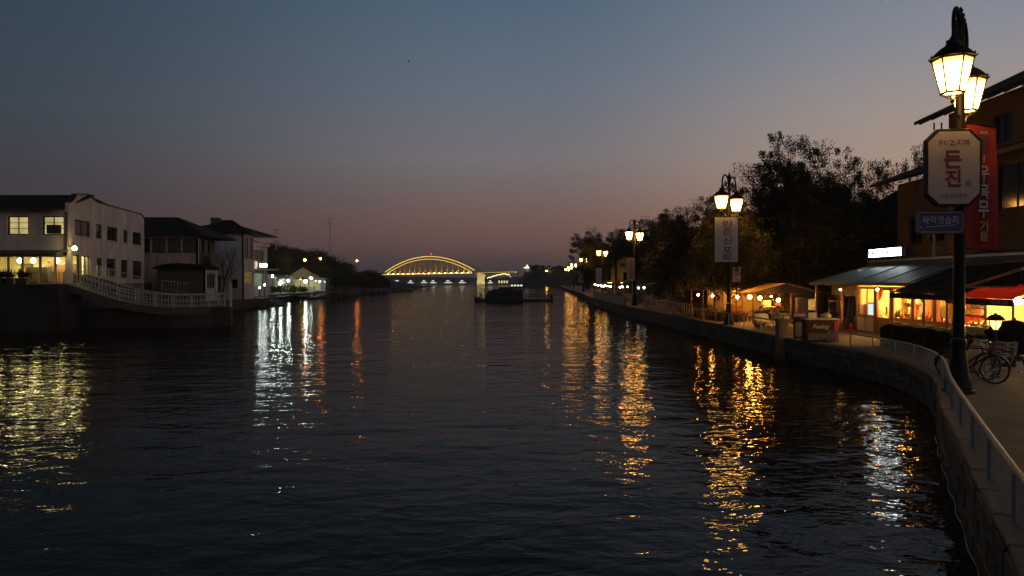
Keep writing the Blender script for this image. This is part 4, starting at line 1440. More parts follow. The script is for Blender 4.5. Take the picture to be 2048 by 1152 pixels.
# folding chairs and bundle at the right edge
def make_chair(label, loc, rz, mat, grp):
    g = thing('folding_chair', label, 'chair', loc, rz, grp)
    for s_ in (-1, 1):
        MB().tube([(-.2, s_ * .21, 0), (.2, s_ * .21, .46), (.27, s_ * .21, .85)], .013, 6).build('leg', mat, g, smooth=True)
        MB().tube([(.24, s_ * .18, 0), (-.18, s_ * .18, .46)], .013, 6).build('leg', mat, g, smooth=True)
    m = MB()
    for k in range(5):
        m.bx(-.19 + k * .08, -.14 + k * .08, -.2, .2, .46, .475)
    m.build('seat', mat, g)
    m = MB()
    for k in range(2):
        m.bx(.235 + .01 * k, .25 + .01 * k, -.2, .2, .66 + k * .1, .71 + k * .1)
    m.build('backrest', mat, g)
    MB().tube([(-.16, -.21, .05), (-.16, .21, .05)], .01, 5).build('stretcher', mat, g)
    return g
make_chair('white folding chair with thin legs at the right edge in front of the dark scooter', (12.55, 19.1, GZ), R(35), M_DULLWHITE, None)
make_chair('second white folding chair farther right by the edge of the picture', (13.2, 19.0, GZ), R(-25), M_DULLWHITE, None)
def sack(label, loc, s, mat, seed):
    rnd = random.Random(seed)
    m = MB()
    m.ball((0, 0, .0), 1, 14, 9)
    m.v = [(x * s[0] * (1 + .12 * math.sin(5 * y + seed) + .08 * math.sin(9 * z)), y * s[1] * (1 + .12 * math.sin(6 * x + seed)), (max(z, -.75) + .75) * s[2] * (1 + .1 * math.sin(4 * x + 3 * y))) for x, y, z in m.v]
    o = m.build('sack', mat, smooth=True)
    o.location = loc
    return tag(o, label, 'sack')
sack('pale lumpy cloth bundle behind the garden lantern', (12.25, 19.6, GZ), (.3, .3, .42), M_SACK, 2)
sack('big dark bundle heaped over the scooter at the right edge', (13.25, 19.8, GZ + 0.78), (.6, .4, .3), M_BLACKCLOTH, 5)
# small wooden stool by the rail
g = thing('wooden_stool', 'small pale wooden stool between the quay rail and the big lamp post', 'stool', (10.55, 17.6, GZ))
MB().lathe([(.17, .33), (.18, .36), (.17, .38)], 12).build('seat', M_CREAMPAINT, g)
for k in range(3):
    a = 2 * PI * k / 3
    MB().beam((.1 * math.cos(a), .1 * math.sin(a), .33), (.17 * math.cos(a), .17 * math.sin(a), 0), .035).build('leg', M_CREAMPAINT, g)
# garden lantern
g = thing('garden_lantern', 'short black garden lantern with domed cap standing beside the bicycles', 'lamp', (11.95, 18.4, GZ))
MB().lathe([(.12, 0), (.12, .03), (.05, .06), (.035, .1), (.033, 1.12), (.06, 1.14), (.06, 1.17), (.03, 1.18)], 10).build('post', M_IRON, g, smooth=True)
m = MB()
for k in range(6):
    a = 2 * PI * k / 6
    m.tube([(.05 * math.cos(a), .05 * math.sin(a), 1.17), (.13 * math.cos(a), .13 * math.sin(a), 1.28), (.155 * math.cos(a), .155 * math.sin(a), 1.41)], .009, 5)
m.build('cage', M_IRON, g)
MB().lathe([(.04, 1.18), (.11, 1.27), (.14, 1.4)], 12).build('glass', em('garden_lantern_light', (1.0, 0.66, 0.24), 2.4), g, smooth=True)
MB().lathe([(.21, 1.41), (.205, 1.43), (.17, 1.49), (.1, 1.545), (.03, 1.565), (.03, 1.58), (.005, 1.6)], 14).build('cap', M_IRON, g, smooth=True)
# traffic cone
g = thing('traffic_cone', 'orange traffic cone standing at the corner of the lit shop', 'traffic cone', (14.75, 34.0, GZ))
MB().box((0, 0, .015), (.3, .3, .03)).build('base', M_ORANGE, g)
MB().lathe([(.12, .03), (.03, .52), (.02, .53)], 12).build('cone', M_ORANGE, g, smooth=True)
# red plant / hydrant by the porch
g = thing('fire_hydrant', 'small red hydrant standing beside the porch post of the lit shop', 'hydrant', (15.75, 34.6, GZ))
g.scale = (.65, .65, .65)
MB().lathe([(.13, 0), (.13, .05), (.09, .07), (.09, .45), (.11, .47), (.1, .55), (.03, .62)], 12).build('body', M_REDPAINT, g, smooth=True)
MB().tube([(-.15, 0, .36), (.15, 0, .36)], .045, 8).build('outlet', M_REDPAINT, g)

# pillar, chest and boxes in the railing gap
g = thing('stone_pillar', 'square pale stone pillar standing against the quay wall in the gap of the railing', 'pillar', (11.3, 31.2, 0))
MB().box((0, 0, .72), (.4, .36, 1.75), R(3)).build('shaft', M_COPING, g, bevel=.02)
MB().box((0, 0, 1.64), (.5, .46, .1), R(3)).build('cap', M_COPING, g, bevel=.015)
MB().box((0, 0, -.05), (.5, .46, .5), R(3)).build('foot', M_STONE, g, bevel=.02)
g = thing('drinks_cooler', 'dark red drinks cooler with white script lettering at the quay railing', 'cooler', (11.95, 28.9, GZ), R(-6))
MB().box((0, 0, .45), (1.2, .62, .86)).build('cabinet', M_DARKRED, g, bevel=.03)
MB().box((0, 0, .9), (1.24, .66, .05)).build('lid', M_PANELW, g, bevel=.015)
MB().bx(.45, .598, -.322, -.312, .06, .84).build('side_stripe', M_REDPAINT, g)
text('lettering', 'Feeling', M_INKWHITE, g, (-.05, -.318, .6), .62, .2, 0.0, shear=0.4)
m = MB()
for k in range(14):
    m.bx(-.5 + k * .065, -.47 + k * .065, -.318, -.311, .1, .36)
m.build('grille', M_DULLWHITE, g)
crate_like('carton', 'white carton standing on the left end of the red drinks cooler', 'carton', (11.62, 28.95, GZ + .93), (.32, .3, .22), M_PANELW)
sack('pale sack lying on the right end of the red drinks cooler', (12.2, 28.95, GZ + .93), (.2, .16, .12), M_SACK, 8)
g = thing('menu_board', 'dark red menu board with pale notices leaning beside the stone pillar', 'board', (11.75, 30.0, GZ), R(-5))
MB().box((0, 0, .55), (.8, .06, 1.0)).build('board', M_DARKRED, g, bevel=.01)
MB().bx(-.32, -.02, -.04, -.032, .15, .7).build('notice', M_SIGNW, g)
MB().bx(.05, .33, -.04, -.032, .2, .62).build('notice', M_PINK, g)
MB().bx(-.4, .4, -.045, -.031, .94, 1.05).build('header', M_PINK, g)

# ------------------------------------------------------------------ tent stall
g = thing('tent_stall', 'open tent stall with beige gabled tarpaulin roof and a row of warm bulbs', 'stall', (0, 0, 0))
ty0, ty1 = 40.8, 46.5
xl, xa, xr = 13.2, 15.0, 17.0
ze, za = 2.62, 3.14
def roof_sheet(a, b, name, sag=.05, mat=M_TARP):
    vs, fs = [], []
    n1, n2 = 10, 5
    for i in range(n1 + 1):
        for k in range(n2 + 1):
            t = k / n2
            y = ty0 - .25 + (ty1 - ty0 + .25) * i / n1
            vs.append((a[0] + (b[0] - a[0]) * t, y, a[1] + (b[1] - a[1]) * t - sag * abs(math.sin(PI * i / n1 * 2)) * math.sin(PI * t)))
    for i in range(n1):
        for k in range(n2):
            q = i * (n2 + 1) + k
            fs.append((q, q + 1, q + n2 + 2, q + n2 + 1))
    return MB().add(vs, fs).build(name, mat, g, fixn=False, smooth=True)
roof_sheet((xl - .12, ze - .03), (xa, za), 'roof')
roof_sheet((xr + .2, ze - .05), (xa, za), 'roof')
m = MB(); m.beam((xl - .12, ty0 - .26, ze - .04), (xa, ty0 - .26, za - .01), .04, .08); m.beam((xa, ty0 - .26, za - .01), (xr + .2, ty0 - .26, ze - .06), .04, .08); m.build('gable_trim', M_WOOD, g)
MB().poly([(xl + .1, ty0 - .15, ze - .03), (xr, ty0 - .15, ze - .06), (xa, ty0 - .15, za - .05)]).build('gable_cloth', M_DULLWALL, g)
for (x, y) in ((xl, ty0), (xl, 42.7), (xl, 44.6), (xl, ty1), (15.3, ty0), (xr, ty0), (xr, ty1)):
    beam_obj('pole', (x, y, GZ), (x, y, ze - .02), .055, M_WOOD, g)
MB().bx(15.32, xr, ty0 - .02, ty0 + .02, GZ, ze - .08).build('front_wall', M_DULLWALL, g)
MB().bx(xl, xr, ty1 - .02, ty1 + .02, GZ, ze - .05).build('back_wall', M_TARP, g)
MB().bx(xr - .02, xr + .02, ty0 + .05, ty1, GZ, ze - .1).build('side_wall', M_DULLWALL, g)
wf = MB().bx(16.1, 16.75, ty0 - .045, ty0 - .025, 1.62, 2.32).build('window', M_WOOD, g)
MB().bx(16.15, 16.7, ty0 - .056, ty0 - .047, 1.67, 2.27).build('pane', em_cloth('stall_window_light', (1.0, .52, .1), .55, 5), wf)
for k, (x, y, z) in enumerate(((13.45, 44.5, 2.3), (13.6, 42.6, 2.34), (13.55, 40.7, 2.33), (14.07, 40.4, 2.42), (14.67, 41.0, 2.2))):
    bulb((x, y, z), .1 if k != 3 else .04, E_BULB, ['leftmost round bulb of the row under the tent stall roof', 'second round bulb from the left under the tent stall roof', 'third round bulb at the front left corner of the tent stall', 'tiny bulb under the front edge of the tent stall gable', 'largest round bulb inside the tent stall above the bright table'][k], 'bulb', 'hanging_bulb', .16, 'bulbs under the tent stall')
bulb((14.3, 44.8, 2.3), .12, E_BULB, 'round bulb at the back of the tent stall', 'bulb', 'hanging_bulb', .16, 'bulbs under the tent stall')
table('table with a bright cream cloth inside the tent stall', (14.35, 41.4, GZ), (1.1, .8, .95), M_CREAMPAINT)
crate_like('cooler_box', 'red lidded box on the bright table in the tent stall', 'box', (14.75, 41.4, GZ + .95), (.3, .25, .2), M_REDPAINT)
crate_like('cardboard_box', 'cream carton on the left side of the bright table in the tent stall', 'box', (14.1, 41.35, GZ + .95), (.45, .3, .34), M_CREAMPAINT)
draped('hanging_cloth', 'dark grey cloth thrown over a frame at the front wall of the tent stall', 'cloth', (15.7, 40.35, GZ), R(80), .4, .55, 1.4, M_SACK, 3)
g = thing('plastic_crate', 'orange red crate on a stand beside the second lamp post', 'crate', (12.25, 40.9, GZ))
m = MB()
for z in (.55, .72, .95):
    m.tube([(-.3, -.2, z), (.3, -.2, z), (.3, .2, z), (-.3, .2, z)], .025, 4, True)
for x in (-.3, -.1, .1, .3):
    for y in (-.2, .2):
        m.beam((x, y, .55), (x, y, .95), .035)
m.bx(-.3, .3, -.2, .2, .53, .56)
m.build('crate', M_ORANGE, g)
for x in (-.25, .25):
    for y in (-.15, .15):
        MB().beam((x * 1.1, y, 0), (x, y, .54), .035).build('leg', M_WOOD, g)
for k, (x, y, a) in enumerate(((12.6, 36.2, 0.4), (13.5, 36.3, 2.6))):
    make_chair(['folding chair by the small round table before the tent stall', 'folding chair turned toward the shop before the tent stall', 'folding chair near the scooters with its back to the stall', 'folding chair closest to the traffic cone'][k], (x, y, GZ), a, M_DULLWHITE, None)
g = thing('round_table', 'small round metal table between the folding chairs before the tent stall', 'table', (13.1, 36.0, GZ))
MB().lathe([(.38, .7), (.4, .72), (.38, .74)], 16).build('tabletop', M_STEEL, g)
MB().lathe([(.22, 0), (.05, .04), (.03, .1), (.03, .7)], 10).build('pedestal', M_IRON, g)
for k, (a, b) in enumerate((((17.1, 28.0, 4.6), (18.7, 33.0, 5.4)), ((18.7, 33.0, 5.5), (19.9, 30.2, 6.0)), ((18.7, 33.0, 5.45), (16.9, 41.0, 3.2)))):
    a, b = Vector(a), Vector(b)
    pts = [a.lerp(b, q / 10) - Vector((0, 0, .5 * math.sin(PI * q / 10))) for q in range(11)]
    tag(MB().tube(pts, .012, 4).build('overhead_wire', M_IRON), ['thin wire sagging from the pale pole over the shop roof', 'thin wire from the pale pole to the ochre house wall', 'thin wire from the pale pole to the tent stall'][k], 'wire')
# stall behind
g = thing('tent_stall', 'low stall with flat beige tarpaulin roof behind the second lamp post', 'stall', (0, 0, 0))
MB().slab([(13.2, 49.2, 2.66), (15.8, 48.0, 2.98), (16.0, 55, 3.05), (13.3, 56, 2.62)], .05).build('roof', M_TARP, g)
for x, y in ((13.4, 49.3), (13.45, 52.4), (13.4, 55.6), (15.6, 48.2)):
    beam_obj('pole', (x, y, GZ), (x, y, 2.62), .07, M_WOOD, g)
MB().bx(14.4, 14.5, 49, 55, GZ, 2.7).build('back_wall', M_TARP, g)
bulb((13.6, 50.6, 2.25), .1, E_BULB, 'bulb under the flat tarpaulin stall behind the second lamp post', 'bulb', 'hanging_bulb', .2)
bulb((13.5, 54, 2.25), .08, E_BULB, 'faint bulb at the far end of the flat tarpaulin stall', 'bulb', 'hanging_bulb', .2)

# ------------------------------------------------------------------ houses behind the right bank
h1 = thing('house', 'ochre two storey house with overhanging eaves behind the big lamp post', 'house', (0, 0, 0))
w = Wall((20, 34.2), (20, 22), GZ, 10.9, .25)
def hy(y):
    return 34.2 - y
w.window(h1, hy(31.0), hy(29.9), 8.9, 10.1, 2, 0, M_TRIM, M_DARKGLASS, .07)
w.window(h1, hy(28.6), hy(27.2), 8.9, 10.1, 2, 0, M_TRIM, M_DARKGLASS, .07)
w.window(h1, hy(30.8), hy(26.4), 6.15, 8.05, 4, 0, M_TRIM, M_DARKGLASS, .09)
w.mesh(MB()).build('wall', M_OCHRE, h1)
MB().bx(20.25, 30, 34.0, 34.2, GZ, 10.9).build('wall', M_OCHRE2, h1)
MB().bx(20.25, 30, 22, 22.2, GZ, 10.9).build('wall', M_OCHRE2, h1)
MB().slab([(18.95, 35.2, 10.75), (18.95, 21, 10.75), (25, 21, 13.6), (25, 35.2, 13.6)], .16).build('roof', M_TILE, h1)
MB().slab([(25.003, 35.2, 13.6), (25.003, 21, 13.6), (31, 21, 10.75), (31, 35.2, 10.75)], .16).build('roof', M_TILE, h1)
m = MB()
for k in range(14):
    y = 34.9 - k
    m.beam((19.0, y, 10.52), (20.0, y, 10.85), .1, .12)
m.build('rafters', M_WOOD, h1) if False else None
for k in range(10):
    y = 34.9 - k * 1.0
    MB().beam((19.05, y, 10.6), (19.99, y, 11.04), .1, .1).build('rafter', M_WOOD, h1)
MB().slab([(19.0, 31.6, 8.42), (19.0, 22, 8.42), (19.99, 22, 8.75), (19.99, 31.6, 8.75)], .12).build('canopy', M_TILE, h1)
MB().bx(18.98, 19.04, 22, 31.6, 8.22, 8.42).build('canopy_edge', M_WOOD, h1)
MB().bx(19.9, 19.97, 22, 34.2, 4.35, 4.55).build('string_course', M_OCHRE2, h1)
g = thing('wall_lamp', 'small glowing lamp on the ochre house wall just below the red banner', 'lamp', (19.9, 32.0, 4.78))
MB().lathe([(.05, -.12), (.1, .12), (.04, .16)], 10).build('shade', em('wall_lamp_light', (1.0, .62, .22), 1.0), g)
MB().beam((0, 0, .17), (.1, 0, .17), .03).build('bracket', M_IRON, g)
g = thing('pole', 'thin pale pole rising behind the shop roof under the blue sign', 'pole', (18.7, 33.0, GZ))
MB().tube([(0, 0, 0), (0, 0, 4.6)], .075, 10).build('shaft', M_STEEL, g, smooth=True)
MB().lathe([(.1, 4.4), (.1, 4.5)], 10).build('collar', M_STEEL, g)
h2 = thing('house', 'brown house with tiled eaves seen left of the octagonal sign', 'house', (0, 0, 0))
w = Wall((21.0, 40.6), (21.0, 35.4), GZ, 8.5, .25)
w.window(h2, 1.2, 2.4, 5.2, 6.6, 2, 0, M_TRIM, M_DARKGLASS, .07)
w.window(h2, 3.2, 4.4, 5.2, 6.6, 2, 0, M_TRIM, M_DARKGLASS, .07)
w.mesh(MB()).build('wall', M_OCHRE2, h2)
MB().bx(21.25, 28, 40.4, 40.6, GZ, 8.5).build('wall', M_OCHRE2, h2)
MB().slab([(19.95, 41.6, 8.6), (19.95, 34.9, 8.6), (24.5, 34.9, 10.3), (24.5, 41.6, 10.3)], .16).build('roof', M_TILE, h2)
for k in range(6):
    MB().beam((20.05, 41.2 - k, 8.5), (20.99, 41.2 - k, 8.84), .09, .1).build('rafter', M_WOOD, h2)
h3 = thing('house', 'dark gabled house almost hidden behind the big trees', 'house', (0, 0, 0))
MB().bx(24, 34, 46, 54, GZ, 7.0).build('wall', M_DULLWALL, h3)
MB().slab([(23.2, 55, 6.9), (23.2, 45, 6.9), (28.5, 45, 10), (28.5, 55, 10)], .16).build('roof', M_TILE, h3)
# lit yellow house far along the quay
h4 = thing('house', 'floodlit yellow gabled house rising above the awnings far along the quay', 'house', (0, 0, 0))
w = Wall((12.9, 97), (12.9, 93), GZ, 5.6, .2)
M_YELLOWP = pm('yellow_plaster', (.55, .38, .14), .9, 0, .15, .6)
w.window(h4, .9, 1.7, 3.3, 4.3, 2, 1, M_TRIM, M_DARKGLASS, .06)
w.window(h4, 2.3, 3.1, 3.3, 4.3, 2, 1, M_TRIM, M_DARKGLASS, .06)
w.mesh(MB()).build('wall', M_YELLOWP, h4)
w = Wall((12.9, 93), (15.4, 93), GZ, 5.6, .2)
w.window(h4, 1.0, 1.7, 3.3, 4.3, 2, 1, M_TRIM, M_DARKGLASS, .06)
mb = w.mesh(MB())
mb.poly([(12.9, 93, 5.6), (15.4, 93, 5.6), (14.15, 93, 6.3)])
mb.build('wall', M_YELLOWP, h4)
MB().slab([(12.4, 97.4, 5.4), (12.4, 92.6, 5.4), (14.15, 92.6, 6.45), (14.15, 97.4, 6.45)], .1).build('roof', M_TILE, h4)
MB().slab([(14.153, 97.4, 6.45), (14.153, 92.6, 6.45), (15.9, 92.6, 5.4), (15.9, 97.4, 5.4)], .1).build('roof', M_TILE, h4)
for k, (x, y) in enumerate(((12.5, 94.2), (12.5, 96.4), (13.6, 92.4), (15.0, 92.4))):
    g = thing('floodlight', ['floodlight on the awning roof at the left of the yellow house', 'floodlight at the far corner of the yellow house', 'floodlight under the front gable of the yellow house', 'floodlight at the right of the yellow house front'][k], 'lamp', (x, y, 2.92))
    MB().box((0, 0, 0), (.25, .25, .1)).build('housing', M_IRON, g)
    MB().box((0, 0, .06), (.2, .2, .02)).build('lens', em('floodlight_light', (1, .62, .18), 16), g)
# awninged stalls along the far quay
def far_stall(label, x, y, L, mat, lamp_mat, n, seed, curtain=False):
    rnd = random.Random(seed)
    g = thing('market_stall', label, 'stall', (x, y, GZ), 0, 'awninged stalls along the far quay')
    MB().slab([(-.4, -L / 2, 1.85), (2.4, -L / 2, 2.45), (2.4, L / 2, 2.45), (-.4, L / 2, 1.85)], .06).build('awning', mat, g)
    for yy in (-L / 2 + .15, L / 2 - .15):
        MB().beam((-.2, yy, 0), (-.2, yy, 1.85), .07).build('pole', M_WOOD, g)
    MB().bx(2.3, 2.4, -L / 2, L / 2, 0, 2.4).build('back_wall', M_DULLWALL, g)
    MB().bx(.6, 1.2, -L / 2 + .4, L / 2 - .4, 0, .85).build('counter', M_WOOD, g)
    if curtain:
        m = MB()
        for k in range(8):
            m.bx(.1, .14 + .03 * (k % 2), -1.6 + k * .4, -1.22 + k * .4, .3, 1.9)
        m.build('curtain', M_OCHRE, g)
    for k in range(n):
        yy = -L / 2 + L * (k + .5) / n
        bulb((x + .05 + rnd.uniform(-.1, .1), y + yy, GZ + 1.6 + rnd.uniform(-.08, .08)), rnd.uniform(.08, .13), lamp_mat, 'one of the pale lamps hanging under the far awnings', 'lamp', 'hanging_lamp', .15, 'lamps under the far awnings')
    return g
E_STALL = em('stall_lamp_light', (1.0, .93, .62), 14)
far_stall('low stall with blue grey awning right of the third lamp post', 13.2, 76, 7, M_BLUETARP, E_STALL, 2, 1)
far_stall('stall with broad green grey awning just left of the third lamp post', 12.7, 85.5, 8, M_GREENTARP, E_STALL, 3, 2)
far_stall('stall with orange lit curtain below the yellow house', 12.4, 96.5, 8, M_GREENTARP, E_STALL, 4, 3, True)
far_stall('stall with rounded green awning left of the yellow house', 12.9, 108, 9, M_GREENTARP, E_STALL, 4, 4)
far_stall('farthest dim stall near the tip of the quay', 14.6, 130, 9, M_BLUETARP, E_BULB, 2, 5)
g = far_stall('dark stall between the picket fence and the trees', 13.6, 66, 7, M_BLACKCLOTH, E_BULB, 0, 6)
ch0 = make_chair('white chair among the chairs standing before the blue grey stall', (12.0, 72.0, GZ), R(200), M_WHITEPAINT, 'white chairs on the far quay')
for k, (x, y, a) in enumerate(((12.4, 69.5, 30), (12.9, 67.5, 80), (12.2, 65.3, 160), (12.0, 74.5, 10), (13.0, 63.4, 300), (12.5, 61.2, 220), (13.2, 59.5, 100), (12.2, 78, 60))):
    dup(ch0, (x, y, GZ), R(a))
# small garden light among the trees
g = thing('garden_light', 'tiny lit lamp on a pole among the dark trees above the tent stall', 'lamp', (17.7, 48.0, GZ))
MB().tube([(0, 0, 0), (0, 0, 3.3), (-.2, 0, 3.45)], .03, 6).build('pole', M_IRON, g)
MB().ball((-.24, 0, 3.44), .05, 8, 6).build('bulb', E_BULB, g)

# ------------------------------------------------------------------ trees
def tree_meshes(seed, H, spread, trunk_frac=.3, n_leaf=26, leaf=.17, levels=4, kids=(5, 4, 3, 3), clump=.42, mat=None, droop=0.0):
    rnd = random.Random(seed)
    nr = np.random.default_rng(seed)
    br, tips = MB(), []
    def grow(p, d, L, r, lv):
        n = 3
        pts = [p]
        q = p
        for k in range(n):
            d = (d + Vector((rnd.uniform(-.16, .16), rnd.uniform(-.16, .16), rnd.uniform(-.05, .1) - droop * lv * .05))).normalized()
            q = q + d * (L / n)
            pts.append(q)
        r1 = r * .62
        br.tube(pts, [r + (r1 - r) * k / n for k in range(n + 1)], 7 if lv < 2 else (5 if lv == 2 else 3))
        if lv >= levels:
            tips.append(q)
            return
        if lv >= 1:
            tips.append(pts[2])
        if lv >= 2:
            tips.append(pts[1])
        kn = kids[min(lv, len(kids) - 1)]
        a0 = rnd.uniform(0, 2 * PI)
        for k in range(kn):
            a = a0 + 2 * PI * k / kn + rnd.uniform(-.4, .4)
            tilt = rnd.uniform(.35, .85) * (spread if lv == 0 else 1.0)
            ax = d.orthogonal().normalized()
            ax.rotate(Matrix.Rotation(a, 3, d))
            nd = d.copy()
            nd.rotate(Matrix.Rotation(tilt, 3, ax))
            start = q if (k < 2 or lv > 1) else pts[2]
            grow(start, nd, L * rnd.uniform(.62, .86) * (1.15 if lv == 0 else 1), r1 * .8, lv + 1)
        if lv == 0:
            grow(q, d, L * .9, r1 * .9, 1)
    Lt = H * trunk_frac
    grow(Vector((0, 0, -.1)), Vector((rnd.uniform(-.06, .06), rnd.uniform(-.06, .06), 1)), Lt, H * .02, 0)
    zmax = max(t.z for t in tips) + .3
    s = H / zmax
    T = np.array([tuple(t) for t in tips])
    N = max(1, len(T) * n_leaf)
    n_leaf1 = n_leaf
    if n_leaf == 0:
        br.v = [(x * s, y * s, z * s) for x, y, z in br.v]
        tm = br.mesh('trunk')
        tm.materials.append(M_BARK)
        return tm, bpy.data.meshes.new('crown')
    idx = np.repeat(np.arange(len(T)), n_leaf)
    keep_scale = nr.uniform(.5, 1.35, len(T))
    C = T[idx] * s + np.clip(nr.normal(0, 1, (N, 3)), -1.5, 1.5) * (clump * keep_scale[idx])[:, None] * np.array([1, 1, .75])
    cz = C[:, 2].mean()
    sxx, syy = C[:, 0].mean() / cz, C[:, 1].mean() / cz
    C[:, 0] -= sxx * C[:, 2]
    C[:, 1] -= syy * C[:, 2]
    br.v = [(x - sxx * z, y - syy * z, z) for x, y, z in br.v]
    u = nr.normal(0, 1, (N, 3)); u /= np.linalg.norm(u, axis=1)[:, None]
    w_ = nr.normal(0, 1, (N, 3)); w_ -= (w_ * u).sum(1)[:, None] * u; w_ /= np.linalg.norm(w_, axis=1)[:, None]
    sz = leaf * nr.uniform(.6, 1.4, (N, 1))
    V = np.stack([C - u * sz, C + w_ * sz * .45, C + u * sz, C - w_ * sz * .45], 1).reshape(-1, 3)
    F = np.arange(N * 4).reshape(-1, 4)
    lm = bpy.data.meshes.new('crown')
    lm.from_pydata(V.tolist(), [], F.tolist())
    lm.materials.append(mat or M_FOLI)
    br.v = [(x * s, y * s, z * s) for x, y, z in br.v]
    tm = br.mesh('trunk')
    tm.materials.append(M_BARK)
    tm.polygons.foreach_set('use_smooth', [True] * len(tm.polygons))
    return tm, lm
TREES = {
    'big': tree_meshes(11, 12.5, .8, .26, 95, .095, 4, (6, 4, 3, 2), .33),
    'big2': tree_meshes(23, 11.0, .95, .24, 95, .095, 4, (6, 4, 3, 2), .36, M_FOLI2),
    'mid': tree_meshes(35, 9.5, 1.15, .2, 95, .095, 4, (6, 4, 3, 2), .38),
    'low': tree_meshes(47, 6.5, 1.4, .12, 70, .1, 4, (6, 4, 3, 2), .42, M_FOLI2),
    'lit': tree_meshes(37, 7.0, 1.25, .42, 75, .1, 4, (6, 4, 3, 2), .36, pm('lamplit_foliage', (.12, .105, .028), .8, 0, .4, .5, spec=.15)),  # leaf colour lightened and yellowed to paint in the lamp's glow
    'thin': tree_meshes(59, 11.7, .5, .6, 130, .1, 3, (3, 3, 3), .42),
    'bare': tree_meshes(61, 6.0, .7, .35, 0, .1, 4, (4, 3, 3, 2), .3),
    'far': tree_meshes(73, 7.0, 1.1, .2, 60, .17, 3, (6, 4, 3), .62),
    'far2': tree_meshes(83, 7.0, 1.3, .15, 60, .17, 3, (6, 4, 3), .65),
}
def plant_tree(kind, x, y, z, H, rz, label, grp=None, wide=1.0, name='tree'):
    tm, lm = TREES[kind]
    base = {'lit': 7.0, 'big': 12.5, 'big2': 11., 'mid': 9.5, 'low': 6.5, 'thin': 11.7, 'bare': 6., 'far': 7., 'far2': 7.}[kind]
    g = thing(name, label, 'tree', (x, y, z), rz, grp)
    s = H / base
    g.scale = (s * wide, s * wide, s)
    for n, me in (('trunk', tm), ('crown', lm)):
        if len(me.vertices) == 0:
            continue
        o = bpy.data.objects.new(n, me)
        COL.objects.link(o)
        o.parent = g
    return g
plant_tree('big', 20.6, 53, GZ, 12.9, .4, 'tallest leafy tree of the dark grove right of the second lamp post', None, .58)
plant_tree('big2', 19.6, 55, GZ, 11.2, 2.1, 'broad tall tree just left of the tallest tree in the grove', None, .7)
plant_tree('big2', 22.6, 51, GZ, 9.2, 4.1, 'dense tree on the right shoulder of the grove before the brown house', None, .7)
plant_tree('lit', 12.9, 44.0, GZ, 7.0, 1.0, 'leafy tree lit by the second lamp post on its left side, golden glow painted in', None, .72)
plant_tree('big', 17.2, 62, GZ, 9.7, 5.1, 'tall loose tree behind the lamp lit tree at the second lamp post', None, .8)
plant_tree('mid', 18.2, 67, GZ, 9.6, 3.0, 'tree between the third lamp post and the second lamp post, set back from the quay', None, .8)
plant_tree('mid', 18.6, 80, GZ, 9.8, .2, 'wide tree behind the third lamp post')
plant_tree('big2', 18.3, 95, GZ, 11.0, 3.7, 'tall loose tree above the floodlit yellow house')
plant_tree('mid', 15.3, 122, GZ, 11.0, 5.5, 'leftmost tree of the right bank with thin twigs against the sky', None, .95)
plant_tree('big2', 23.2, 54.5, GZ, 10.2, 1.3, 'broad dark tree filling the right side of the grove behind the tallest tree', None, .75)
plant_tree('big2', 16.0, 103, GZ, 9.6, .9, 'dark tree between the leftmost tree and the floodlit yellow house', None, .8)
LOWL = ['dark bush like tree directly behind the tent stall', 'low dense tree between the tent stall and the teal roof', 'low dark tree right behind the white rooftop light box', 'low tree above the flat tarpaulin stall', 'dark low tree left of the brown house', 'round dark tree deep inside the grove', 'low tree behind the grass by the second lamp post', 'low dark tree behind the picket fence', 'dim low tree above the blue grey awning', 'dark tree hidden behind the gabled house of the grove', 'low dark tree just behind the porch of the lit shop', 'low tree tucked behind the teal roof beside the brown house', 'dim low tree above the broad green grey awning']
for k, (kd, x, y, H, a) in enumerate([('low', 17.4, 50.5, 6.4, .3), ('low', 19.3, 46.8, 7.0, 1.7), ('low', 21.8, 45.5, 6.8, 2.6), ('low', 16.9, 56.5, 6.6, 4.0), ('low', 23.6, 43.5, 6.2, 5.0), ('mid', 20.0, 49.5, 8.0, .9), ('low', 16.2, 64.5, 6.2, 2.2), ('low', 17.0, 71, 6.8, 1.2), ('low', 18.6, 84, 6.5, .7), ('mid', 25.5, 50, 7.2, 2.0), ('low', 18.9, 43.4, 6.0, 3.3), ('low', 21.3, 41.9, 5.6, 5.9), ('low', 18.3, 76, 6.5, 3.9)]):
    plant_tree(kd, x, y, GZ, H, a, LOWL[k], 'low trees filling the grove', 1.1)
plant_tree('thin', 26.9, 55, GZ, 11.5, .0, 'slender tree with one small round crown standing alone against the sky', None, .6)
plant_tree('thin', 24.4, 44.5, GZ, 10.4, 2.4, 'thin leafy tree partly hidden behind the octagonal sign', None, .36)
plant_tree('mid', 18.8, 128, GZ, 8.6, 1.1, 'dark tree near the far end of the right quay', None)
plant_tree('low', 17.0, 145, GZ, 6.5, 2.1, 'low dark tree beside the farthest stalls of the right quay', None)
plant_tree('low', 19.5, 190, GZ, 6.5, .5, 'small dark tree behind the tiny far lamp posts', None)
plant_tree('bare', -32.3, 83.0, 1.3, 7.4, .7, 'leafless tree with thin branches before the grey white house across the water', None, .9)
